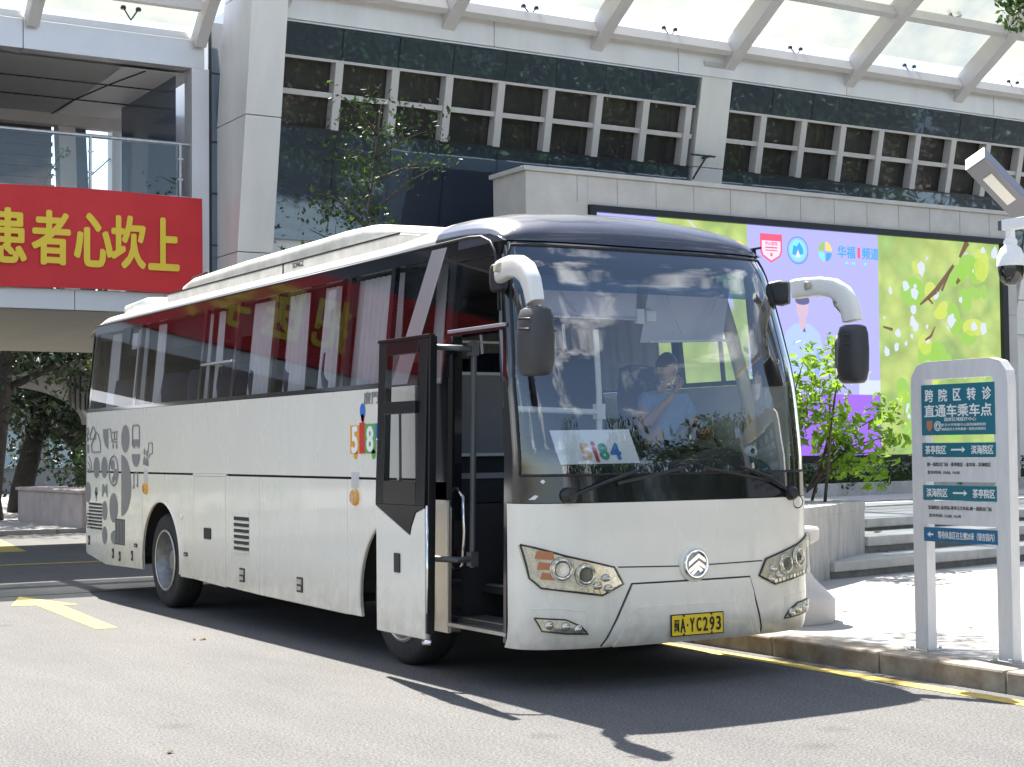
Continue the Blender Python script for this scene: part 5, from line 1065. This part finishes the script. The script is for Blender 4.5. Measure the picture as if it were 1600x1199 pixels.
def ln(par, items, mt):
    m = MB()
    for s_, yc, zc, h, wd, bo in items: m.text(s_, (LX, yc, zc), YR, Z, h, wd, bo)
    return m.build('sign_lettering', mt, par)
def arrow(par, yc, zc, wd, h, dr, mt='sign_letter'):
    m = MB(); a = wd/2; d = -dr
    m.poly([(LX, yc+d*-a, zc-h*.14), (LX, yc+d*(a-h*.55), zc-h*.14), (LX, yc+d*(a-h*.55), zc+h*.14), (LX, yc+d*-a, zc+h*.14)]); m.poly([(LX, yc+d*(a-h*.75), zc-h*.5), (LX, yc+d*a, zc), (LX, yc+d*(a-h*.75), zc+h*.5), (LX, yc+d*(a-h*.55), zc)]); m.build('sign_arrow', mt, par)
b = plate('title_board', 1.71, 2.075, 'sign_teal'); 
ln(b, [('跨', -.505, 1.995, .088, .085, .022), ('院', -.64, 1.996, .088, .085, .022), ('区', -.775, 1.997, .082, .075, .022), ('转', -.91, 1.998, .088, .085, .022), ('诊', -1.05, 1.999, .088, .085, .022),
       ('直通车乘车点', -.775, 1.885, .088, .64, .022), ('国家区域医疗中心', -.80, 1.822, .027, .30, .015), ('复旦大学附属华山医院福建医院', -.83, 1.783, .020, .42, .01), ('福建医科大学附属第一医院滨海院区', -.83, 1.752, .020, .42, .01)], 'sign_letter')
m = MB(); m.poly([(LX, -.475, 1.815), (LX, -.535, 1.815), (LX, -.535, 1.765), (LX, -.505, 1.735), (LX, -.475, 1.765)]); m.build('crest', 'sign_brown', b)
m = MB(); m.disc((LX, -.585, 1.775), .036, Y, Z, 20); m.build('round_crest', 'sign_letter', b)
m = MB(); m.ring((LX, -.585, 1.775), .026, .003, Y, Z, 20, 4); m.poly([(LX-.002, -.570, 1.76), (LX-.002, -.60, 1.765), (LX-.002, -.59, 1.795)]); m.build('crest_mark', 'sign_teal', b)
b = plate('route_board', 1.555, 1.655, 'sign_teal'); ln(b, [('茶亭院区', -.56, 1.605, .062, .205, .02), ('滨海院区', -1.0, 1.605, .062, .205, .02)], 'sign_letter'); arrow(b, -.775, 1.605, .135, .045, 1)
b = plate('timetable_board', 1.375, 1.552, 'sign_white'); ln(b, [('附一医院北门站 - 茶亭院区 - 金坊站 - 滨海院区', -.775, 1.50, .028, .60, .012), ('发车时间: 10:00, 14:30', -.63, 1.442, .026, .31, .012)], 'ink_black')
b = plate('route_board', 1.243, 1.350, 'sign_teal'); ln(b, [('滨海院区', -.565, 1.297, .062, .205, .02), ('茶亭院区', -1.005, 1.297, .062, .205, .02)], 'sign_letter'); arrow(b, -.785, 1.297, .135, .045, 1)
b = plate('timetable_board', 1.068, 1.24, 'sign_white'); ln(b, [('滨海院区-金坊站-茶亭公交车站-附一医院北门站', -.775, 1.19, .028, .60, .012), ('发车时间: 12:00, 16:30', -.635, 1.132, .026, .31, .012)], 'ink_black')
b = plate('direction_board', .945, 1.045, 'sign_blue'); ln(b, [('等待休息区在左侧20米（银杏园内）', -.83, .995, .055, .53, .012)], 'sign_letter'); arrow(b, -.49, .995, .06, .045, -1)

# ================================================================== street lamp with its dome camera
sl_ = thing('street_lamp', 'grey angular street lamp whose slanted square head reaches in above the pavement', 'street lamp', (3.5, 0, .146))
d_ = Vector((.738, -.089, -.588)).normalized(); a = Vector((2.60, -.22, 3.84)); b = a + d_*1.15
mf = Vector((-.35, -.50, -.70)); mf = (mf - d_*mf.dot(d_)).normalized()
m = MB(); m.bar(a, b, .18, .16, up=mf); m.build('head', 'lamp_grey', sl_, bevel=.010)
m = MB(); m.bar(a-d_*.006, a, .176, .156, up=mf); m.build('lit_end', 'lamp_white', sl_)  # end of the head coloured white to stand for sun on it
m = MB(); sd_ = d_.cross(mf).normalized(); c = a+d_*.14+mf*.0805; m.prism([c-sd_*.04, c+sd_*.04, c+sd_*.04+d_*.30, c-sd_*.04+d_*.30], mf*.006); m.build('lamp_lens', 'lamp_lens', sl_)
m = MB(); m.bar(b, b+Vector((.05, -.02, -.25)), .15, .15, up=Y); m.bar((b.x+.02, b.y, .15), (b.x+.02, b.y, b.z+.1), .15, .15, up=Y); m.bx(b.x-.18, b.x+.22, b.y-.2, b.y+.2, .146, .17); m.build('pole', 'lamp_grey', sl_, bevel=.01)
dc = thing('dome_camera', 'white hanging dome camera with dark globe on a short white bracket beside the lamp', 'security camera', (2.6, -.52, 2.9))
m = MB(); m.bx(2.56, 2.64, -1.65, -.50, 3.25, 3.33); m.bx(2.565, 2.635, -.50, -.46, 3.253, 3.327, 1); m.tube([(2.6, -.55, 3.26), (2.6, -.55, 3.12)], .035, 12); m.lathe([(.045, 3.13), (.05, 3.15), (.05, 3.17), (.035, 3.19)], (2.6, -.55, 0), 'Z', 14); m.build('bracket', ['lamp_white', 'dome_dark'], dc, bevel=.004)
m = MB(); m.lathe([(.0005, 3.14), (.04, 3.14), (.075, 3.11), (.10, 3.05), (.106, 2.99), (.106, 2.975), (.0005, 2.975)], (2.6, -.55, 0), 'Z', 32); m.build('housing', 'lamp_white', dc, smooth=True, auto=40)
m = MB(); m.lathe([(.096, 2.976), (.096, 2.94), (.085, 2.88), (.055, 2.84), (.02, 2.828), (.0005, 2.827)], (2.6, -.55, 0), 'Z', 32); m.build('globe', 'dome_dark', dc, smooth=True)

# ================================================================== vegetation
def leaves(mb, blobs, n, size, rg, nm=2, flat=.5, wd=.5):
    tot = [b[1][0]*b[1][1]*b[1][2] for b in blobs]; T_ = sum(tot)
    for (c, r), w_ in zip(blobs, tot):
        c = Vector(c)
        for _ in range(max(3, int(n*w_/T_))):
            while True:
                p = Vector((rg.uniform(-1, 1), rg.uniform(-1, 1), rg.uniform(-1, 1)))
                if .25 < p.length < 1: break
            p = p*(p.length**-.45); q = c + Vector((p.x*r[0], p.y*r[1], p.z*r[2]))
            nn = Vector((rg.gauss(0, 1), rg.gauss(0, 1), rg.gauss(flat, 1))).normalized(); d = nn.orthogonal().normalized(); d = Matrix.Rotation(rg.uniform(0, 6.28), 3, nn) @ d; e = nn.cross(d)
            s = size*rg.uniform(.55, 1.3); k = s*wd
            mb.add([q-d*s*.5, q-e*k*.5+nn*s*.06, q+d*s*.5, q+e*k*.5+nn*s*.06], [(0, 1, 2, 3)], rg.randrange(nm))
def blobs_on(pts, r, rg, k=3, j=.6):
    out = []
    for p in pts:
        for _ in range(k): s = r*rg.uniform(.55, 1.15); out.append((Vector(p)+Vector((rg.gauss(0, j*r), rg.gauss(0, j*r), rg.gauss(0, j*r*.7))), (s, s, s*.75)))
    return out
def tree(name, label, cat, loc, height, spread, trunk_r, nleaf, lsize, mats, bark, seed, group=None, base=.35, kids=9, blob=None, k=3, lean=(0, 0)):
    rg = random.Random(seed); t = thing(name, label, cat, loc, group); m = MB(); L0 = Vector(loc)
    top = L0 + Vector((lean[0], lean[1], height*.86)); mid = L0 + Vector((lean[0]*.35+rg.gauss(0, .04*height), lean[1]*.35+rg.gauss(0, .04*height), height*.45))
    m.tube([L0, L0+Vector((0, 0, .08*height)), mid, top], [trunk_r*1.3, trunk_r, trunk_r*.7, trunk_r*.2], 10); tips = [top]
    for i in range(kids):
        f = base+(.95-base)*i/kids; st_ = L0+(mid-L0)*(f/.45) if f < .45 else mid+(top-mid)*((f-.45)/.55); a = i*2.4+rg.uniform(-.4, .4); ln_ = spread*(1.05-.55*abs(f-.5))*rg.uniform(.7, 1.1)
        e = st_+Vector((math.cos(a)*ln_, math.sin(a)*ln_, ln_*rg.uniform(.25, .75))); h = st_+(e-st_)*.5+Vector((0, 0, .08*ln_)); m.tube([st_, h, e], [trunk_r*.4, trunk_r*.25, trunk_r*.08], 6); tips += [e, h]
        for _ in range(2): g = h+Vector((rg.gauss(0, .3), rg.gauss(0, .3), rg.uniform(.1, .5)))*ln_*.6; m.tube([h, g], [trunk_r*.15, trunk_r*.05], 5); tips.append(g)
    m.build('trunk', bark, t, smooth=True); m = MB(); leaves(m, blobs_on(tips, blob or spread*.30, rg, k), nleaf, lsize, rg, len(mats)); m.build('crown', mats, t); return t
# thin tree in front of the dark glass
tree('slender_tree', 'thin open-branched young tree rising behind the coach roof before the dark glass', 'tree', (4.35, 13.6, .1), 8.1, 1.25, .06, 1300, .11, ['leaf_dark', 'leaf_dark', 'leaf_mid'], 'bark', 11, base=.55, kids=13, blob=.30, k=2)
# bush in the planter block
rg = random.Random(5); bt = thing('leafy_bush', 'bright green large-leaved bush growing from the concrete planter beside the coach', 'bush', (5.7, 6.0, .9)); m = MB(); tips = []
for i in range(15):
    a = rg.uniform(0, 6.28); r_ = rg.uniform(.1, .6); s0 = Vector((5.9+rg.uniform(-.7, .5), 6.0+rg.uniform(-.4, .4), .85)); e = s0+Vector((math.cos(a)*r_+.12, math.sin(a)*r_*.5, rg.uniform(1.0, 2.05))); h = (s0+e)/2+Vector((rg.gauss(0, .06), 0, .1)); m.tube([s0, h, e], [.022, .015, .006], 6); tips += [e, h, (e+h)/2]
for e in ((7.05, 5.9, 1.95), (7.45, 5.8, 1.75), (7.15, 5.8, 1.55), (7.5, 5.9, 2.05), (7.3, 5.85, 1.35)): e = Vector(e); s0 = Vector((6.3, 6.0, 1.1)); m.tube([s0, (s0+e)/2+Vector((0, 0, .2)), e], [.02, .012, .005], 6); tips += [e, (s0+e)/2+Vector((0, 0, .2))]
m.build('stem', 'bark', bt, smooth=True); m = MB(); leaves(m, blobs_on(tips, .19, rg, 3), 1500, .155, rg, 4, .9, .5); leaves(m, blobs_on(tips, .17, rg, 3), 2400, .085, rg, 4, .7, .45); m.build('foliage', ['leaf_bush', 'leaf_bright', 'leaf_bush', 'leaf_bush'], bt)
# hedge under the screen
rg = random.Random(9); m = MB()
bl = [((11.7+.35*i, 12.98+.065*i+rg.uniform(-.05, .25), 1.02+rg.uniform(-.06, .12)), (.34, .30, .30)) for i in range(34)]
leaves(m, bl, 9000, .085, rg, 3, .6); hg = m.build('clipped_hedge', ['leaf_mid', 'leaf_dark', 'leaf_dark'], None); tag(hg, 'dark green clipped hedge below the video screen', 'hedge')
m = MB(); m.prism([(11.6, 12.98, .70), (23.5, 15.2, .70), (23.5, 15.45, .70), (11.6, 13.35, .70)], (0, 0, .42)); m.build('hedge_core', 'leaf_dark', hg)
rg = random.Random(77); m = MB(); leaves(m, [((-9.5+.5*i, 23.6+.05*i, .55+rg.uniform(-.1, .25)), (.45, .5, .55)) for i in range(19)], 5200, .12, rg, 3, .6); hg = m.build('roadside_hedge', ['leaf_bright', 'leaf_mid', 'leaf_bright'], None); tag(hg, 'sunlit hedge past the footbridge, mirrored low in the rear coach windows', 'hedge')
# street tree overhead: only a hanging spray shows in the frame, its crown dapples the pavement
rg = random.Random(21); ot = thing('street_tree', 'street tree whose hanging leafy spray shows at the top edge above the canopy', 'tree', (6.6, -.4, .146)); m = MB(); b0 = Vector((6.6, -.4, .146))
m.tube([b0, b0+Vector((0, 0, 3)), Vector((6.2, .3, 6.0)), Vector((5.4, 1.2, 8.4))], [.17, .14, .11, .05], 10); sp = [Vector((4.86, 1.34, 5.64)), Vector((4.84, 1.36, 5.82)), Vector((5.05, 1.24, 5.78)), Vector((5.2, 1.2, 5.95))]
for e in sp + [Vector((2.6, 4.1, 7.0)), Vector((2.3, 4.7, 7.4)), Vector((3.0, 4.6, 7.6)), Vector((2.2, 3.9, 6.9))]: s0 = Vector((5.9, .6, 6.6)); m.tube([s0, (s0+e)/2+Vector((0, 0, .3)), e], [.05, .03, .008], 6)
m.build('trunk', 'bark', ot, smooth=True); m = MB(); leaves(m, [(p, (.17, .17, .17)) for p in sp], 620, .075, rg, 3)
leaves(m, blobs_on([(2.5, 4.1, 7.2), (2.1, 4.6, 7.3), (2.9, 4.5, 7.4), (2.3, 5.0, 7.7), (2.0, 3.9, 7.0), (5.5, 1.0, 8.3), (6.3, .3, 8.6)], .34, rg, 4), 2600, .11, rg, 3); m.build('crown', ['leaf_mid', 'leaf_dark', 'leaf_mid'], ot)
# trees beyond the footbridge
G = 'dark trees beyond the footbridge'
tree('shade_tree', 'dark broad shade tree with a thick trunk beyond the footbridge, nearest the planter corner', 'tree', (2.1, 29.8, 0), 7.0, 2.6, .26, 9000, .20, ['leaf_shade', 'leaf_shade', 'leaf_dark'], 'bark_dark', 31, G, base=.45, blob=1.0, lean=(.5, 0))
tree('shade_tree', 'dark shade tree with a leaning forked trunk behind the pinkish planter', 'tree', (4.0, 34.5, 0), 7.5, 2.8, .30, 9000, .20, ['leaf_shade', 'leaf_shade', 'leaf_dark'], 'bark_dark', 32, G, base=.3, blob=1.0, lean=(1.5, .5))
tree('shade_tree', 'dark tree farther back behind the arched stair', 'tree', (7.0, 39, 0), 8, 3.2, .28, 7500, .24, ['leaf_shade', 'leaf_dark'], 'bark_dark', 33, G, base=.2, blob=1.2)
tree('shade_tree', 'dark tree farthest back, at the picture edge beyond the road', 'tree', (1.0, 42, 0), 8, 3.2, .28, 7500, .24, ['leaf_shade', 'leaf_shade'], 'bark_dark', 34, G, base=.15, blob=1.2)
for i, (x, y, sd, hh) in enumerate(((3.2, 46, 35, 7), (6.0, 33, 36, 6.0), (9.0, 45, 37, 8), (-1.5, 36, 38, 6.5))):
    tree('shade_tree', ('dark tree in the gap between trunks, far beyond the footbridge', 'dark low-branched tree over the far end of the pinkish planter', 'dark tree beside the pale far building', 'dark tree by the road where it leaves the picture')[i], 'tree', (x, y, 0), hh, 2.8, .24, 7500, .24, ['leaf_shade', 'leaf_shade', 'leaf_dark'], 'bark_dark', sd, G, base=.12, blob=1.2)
rg = random.Random(41); m = MB(); leaves(m, [((3.3+.16*i, 25.2, 3.55-.055*i+rg.uniform(-.05, .05)), (.22, .25, .14)) for i in range(8)], 800, .13, rg, 3, 1.2); m2 = MB()
sb = thing('sunlit_sapling', 'slim sapling with a pale sunlit spray of leaves above the planter', 'tree', (4.4, 25.4, .8)); m2.tube([(4.4, 25.4, .8), (4.35, 25.3, 2.4), (4.1, 25.2, 3.2), (3.4, 25.2, 3.6)], [.04, .035, .02, .008], 7); m2.build('trunk', 'bark', sb, smooth=True); m.build('crown', ['leaf_pale', 'leaf_bright', 'leaf_pale'], sb)
rg = random.Random(43); m = MB(); leaves(m, [((3.3+rg.uniform(0, 4.5), 25.4+rg.uniform(0, 3), 1.0+rg.uniform(0, .55)), (.5, .5, .45)) for _ in range(26)], 4200, .12, rg, 3, .8); tag(m.build('planter_shrubs', ['leaf_dark', 'leaf_dark', 'leaf_mid'], None), 'mass of dark shrubs filling the pinkish planter', 'shrub', None, 'stuff')
# trees across the road behind the viewpoint, seen only as reflections in the glass
G2 = 'roadside trees mirrored in the glass'
proto = tree('roadside_tree', 'full dark green roadside tree seen mirrored in glass', 'tree', (9, -26, 0), 8.5, 3.0, .25, 9000, .30, ['leaf_dark', 'leaf_shade', 'leaf_mid'], 'bark', 51, G2, base=.2, blob=1.25, k=4)
for i, (x, y, s_) in enumerate(((15, -29, 1.1), (21, -24, 1.0), (27, -27, 1.15), (33, -22, 1.0), (40, -25, 1.2), (3, -30, 1.0), (24, -14, .9), (15, -5, .75), (20, -1, .8), (26, -6, .85), (31, 0, .85), (38, -8, 1.0), (12, -11, .7), (18, -8.5, .85), (22.5, -5, .8), (29, -4, .9), (34, -4.5, .9), (17.5, -2.2, .62), (24, 1.5, .75), (28, -10, 1.0), (42, -3, 1.0))):
    c = copy_tree(proto); c.location = (x, y, 0); c.rotation_euler.z = 1.3*i; s_ *= 1.3 if y < -20 else 1; c.scale = (s_, s_, s_)
rg = random.Random(91); m = MB(); leaves(m, [((1.55, 21.5, 7.35), (.12, .2, .14)), ((1.25, 21.5, 7.0), (.16, .2, .12)), ((.85, 21.4, 6.35), (.25, .2, .2)), ((1.05, 21.4, 6.1), (.3, .2, .2))], 150, .10, rg, 2, .8); bp_ = m.build('balcony_plant', ['leaf_bush', 'leaf_bright'], None); tag(bp_, 'sunlit green plant sprig against the dark louvres behind the glass railing', 'plant')
m = MB(); m.tube([(.9, 21.5, 4.33), (.95, 21.5, 6.2), (1.3, 21.5, 7.0), (1.55, 21.5, 7.4)], [.03, .02, .012, .006], 6); m.build('stem', 'bark', bp_)
# dry leaves and scraps lying on road and steps
for x, y, z, s_, lb in ((-1.9, 4.6, .006, .07, 'dry brown leaf on the sunlit road beside the coach shadow'), (-3.9, -.4, .006, .04, 'tiny dry leaf far out on the bare road'), (7.6, 6.2, .545, .10, 'crumpled pale leaf on the middle step'), (6.9, 6.0, .545, .06, 'small dry leaf on the middle step near the planter'), (7.9, 6.0, .345, .07, 'dry leaf at the back of the lowest step'), (7.2, 5.6, .345, .05, 'dark leaf scrap on the lowest step'), (5.6, 3.6, .152, .07, 'dry leaf on the pavement before the steps'), (3.2, 2.0, .152, .06, 'dry leaf near the stone pedestal'), (4.6, 2.3, .152, .05, 'leaf scrap in the middle of the pavement'), (3.1, .4, .152, .05, 'leaf scrap near the sign post')):
    m = MB(); rg2 = random.Random(int(x*100)); 
    for k in range(3): a = rg2.uniform(0, 6.28); p = Vector((x+rg2.gauss(0, s_*.3), y+rg2.gauss(0, s_*.3), z+.006)); d = Vector((math.cos(a), math.sin(a), .15))*s_*.5; e = Vector((-math.sin(a), math.cos(a), .2))*s_*.25; m.add([p-d, p-e, p+d, p+e], [(0, 1, 2, 3)]); m.add([p-d-Z*.003, p-e-Z*.003, p+d-Z*.003, p+e-Z*.003], [(3, 2, 1, 0)])
    tag(m.build('fallen_leaf', 'dead_leaf' if 'pale' not in lb else 'leaf_pale', None), lb, 'leaf', 'scattered dry leaves')
# ================================================================== driver, seated behind the wheel with a hand raised to the face
def skin_mesh(verts, edges, radii, root=0, sub=2):
    me = bpy.data.meshes.new('s'); me.from_pydata(verts, edges, []); o = bpy.data.objects.new('s', me); COL.objects.link(o)
    sk = o.modifiers.new('skin', 'SKIN'); sk.use_smooth_shade = True
    for i, r_ in enumerate(radii):
        d = me.skin_vertices[0].data[i]; d.radius = (r_, r_) if not isinstance(r_, tuple) else r_; d.use_root = (i == root)
    ss = o.modifiers.new('sub', 'SUBSURF'); ss.levels = sub; ss.render_levels = sub
    dg = bpy.context.evaluated_depsgraph_get(); out = bpy.data.meshes.new_from_object(o.evaluated_get(dg))
    r_ = ([tuple(v.co) for v in out.vertices], [tuple(p.vertices) for p in out.polygons]); bpy.data.objects.remove(o); bpy.data.meshes.remove(out); return r_
BX, BY, BZ = .72, 1.30, 1.52          # pelvis on the driver's seat
def B(x, y, z): return (BX+x, BY+y, BZ+z)
V = [B(0, .02, .06), B(0, .03, .26), B(0, .02, .46), B(0, -.01, .56), B(0, -.03, .64),                                  # 0-4 spine, neck, head base
     B(-.16, .0, .49), B(-.25, -.04, .26), B(-.16, -.24, .46), B(-.10, -.27, .53),                                       # 5-8 raised arm, wrist near the face
     B(.17, .0, .48), B(.27, -.08, .24), B(.17, -.32, .20), B(.13, -.40, .22),                                           # 9-12 other arm to the wheel
     B(-.10, -.08, .04), B(-.12, -.42, .04), B(-.12, -.46, -.40), B(-.12, -.56, -.44),                                   # legs
     B(.10, -.08, .04), B(.12, -.42, .04), B(.12, -.46, -.40), B(.12, -.56, -.44)]
Eg = [(0, 1), (1, 2), (2, 3), (3, 4), (2, 5), (5, 6), (6, 7), (7, 8), (2, 9), (9, 10), (10, 11), (11, 12), (0, 13), (13, 14), (14, 15), (15, 16), (0, 17), (17, 18), (18, 19), (19, 20)]
Rd = [.15, .145, .14, .058, .055, .075, .05, .034, .028, .075, .05, .034, .028, .09, .075, .05, .045, .09, .075, .05, .045]
pv, pf = skin_mesh(V, Eg, Rd, 0)
m = MB(); m.add(pv, pf, 0)
hc = Vector(B(0, -.05, .74))
def head(u, v):
    th = math.pi*v; a = 2*math.pi*u; d = Vector((math.sin(th)*math.cos(a), math.sin(th)*math.sin(a), math.cos(th))); r_ = Vector((.075, .095, .118)); p = Vector((d.x*r_.x, d.y*r_.y, d.z*r_.z))
    if d.y < -.3:
        p.y -= .020*math.exp(-((d.x)/.16)**2-((d.z+.12)/.2)**2); p.y += .010*math.exp(-((abs(d.x)-.38)/.16)**2-((d.z-.10)/.12)**2)
    if d.z < -.2: p.x *= 1-.22*(-d.z-.2)
    return hc+p
m.grid(head, 28, 18, 0)
for s_ in (-1, 1): m.ball(hc+Vector((s_*.077, .005, -.01)), (.010, .020, .030), 10, 8, 0)
def hand(w_, fwd, side_, nrm, curl):
    w_, f, s, n = Vector(w_), Vector(fwd).normalized(), Vector(side_).normalized(), Vector(nrm).normalized()
    v = [w_, w_+f*.045, w_+f*.085]; e = [(0, 1), (1, 2)]; r_ = [(.028, .02), (.038, .018), (.036, .014)]
    a, b = skin_mesh([tuple(q) for q in v], e, r_, 0, 2); m.add(a, b, 0)
    for i, (o, ln_) in enumerate(((-.030, .070), (-.010, .080), (.011, .074), (.030, .058))):
        p = w_+f*.080+s*o; q = [p-f*.02, p+f*ln_*.42+s*o*.25, p+f*ln_*.75+s*o*.4+n*ln_*curl*.35, p+f*ln_*.93+s*o*.4+n*ln_*curl*.8]
        a, b = skin_mesh([tuple(k) for k in q], [(0, 1), (1, 2), (2, 3)], [.0098, .009, .0082, .0068], 0, 2); m.add(a, b, 0)
    p = w_+f*.025-s*.026; q = [p, p+f*.030-s*.028+n*.012, p+f*.062-s*.034+n*.022]; a, b = skin_mesh([tuple(k) for k in q], [(0, 1), (1, 2)], [.0125, .011, .008], 0, 2); m.add(a, b, 0)
hand(V[8], (.35, -.12, .93), (.93, .1, -.35), (.1, .95, .1), .35)
hand(V[12], (-.5, -.6, .3), (.7, -.5, .1), (-.1, .4, -.9), 1.0)
dr = m.build('person', 'skin', None, smooth=True, origin=B(0, 0, -.05)); tag(dr, 'driver in a pale blue short-sleeved shirt at the wheel, one hand raised to the face', 'person')
k = lambda r_: r_*1.10+.006
sv, sf = skin_mesh([V[0], V[1], V[2], (BX, BY+.005, BZ+.535), V[5], (BX-.215, BY-.025, BZ+.345), V[9], (BX+.23, BY-.05, BZ+.33)], [(0, 1), (1, 2), (2, 3), (2, 4), (4, 5), (2, 6), (6, 7)], [.172, .162, .155, .075, .09, .072, .09, .072], 0)
m = MB(); m.add(sv, sf); m.build('shirt', 'shirt_blue', dr, smooth=True)
tv, tf = skin_mesh([V[0], V[13], V[14], (V[15][0], V[15][1], V[15][2]+.06), V[17], V[18], (V[19][0], V[19][1], V[19][2]+.06)], [(0, 1), (1, 2), (2, 3), (0, 4), (4, 5), (5, 6)], [.165, .11, .092, .066, .11, .092, .066], 0)
m = MB(); m.add(tv, tf); m.build('trousers', 'trousers', dr, smooth=True)
m = MB()
def hairf(u, v):
    a = 2*math.pi*u; front = max(0, -math.sin(a)); th = (.62-.22*front)*math.pi*v; d = Vector((math.sin(th)*math.cos(a), math.sin(th)*math.sin(a), math.cos(th))); return hc+Vector((d.x*.083, d.y*.104+.004, d.z*.127+.003))
m.grid(hairf, 28, 10); m.build('hair', 'hair', dr, smooth=True)
m = MB()
for s_ in (-1, 1): m.ball(hc+Vector((s_*.030, -.083, .012)), (.014, .007, .008), 10, 6, 0); m.ball(hc+Vector((s_*.030, -.0885, .012)), (.006, .003, .006), 8, 6, 1)
m.build('eye', ['paper_white', 'ink_black'], dr, smooth=True)
m = MB(); m.tube([hc+Vector((-.022, -.083, -.062)), hc+Vector((0, -.089, -.060)), hc+Vector((.022, -.083, -.062))], .005, 6); m.build('mouth', 'sign_brown', dr, smooth=True)
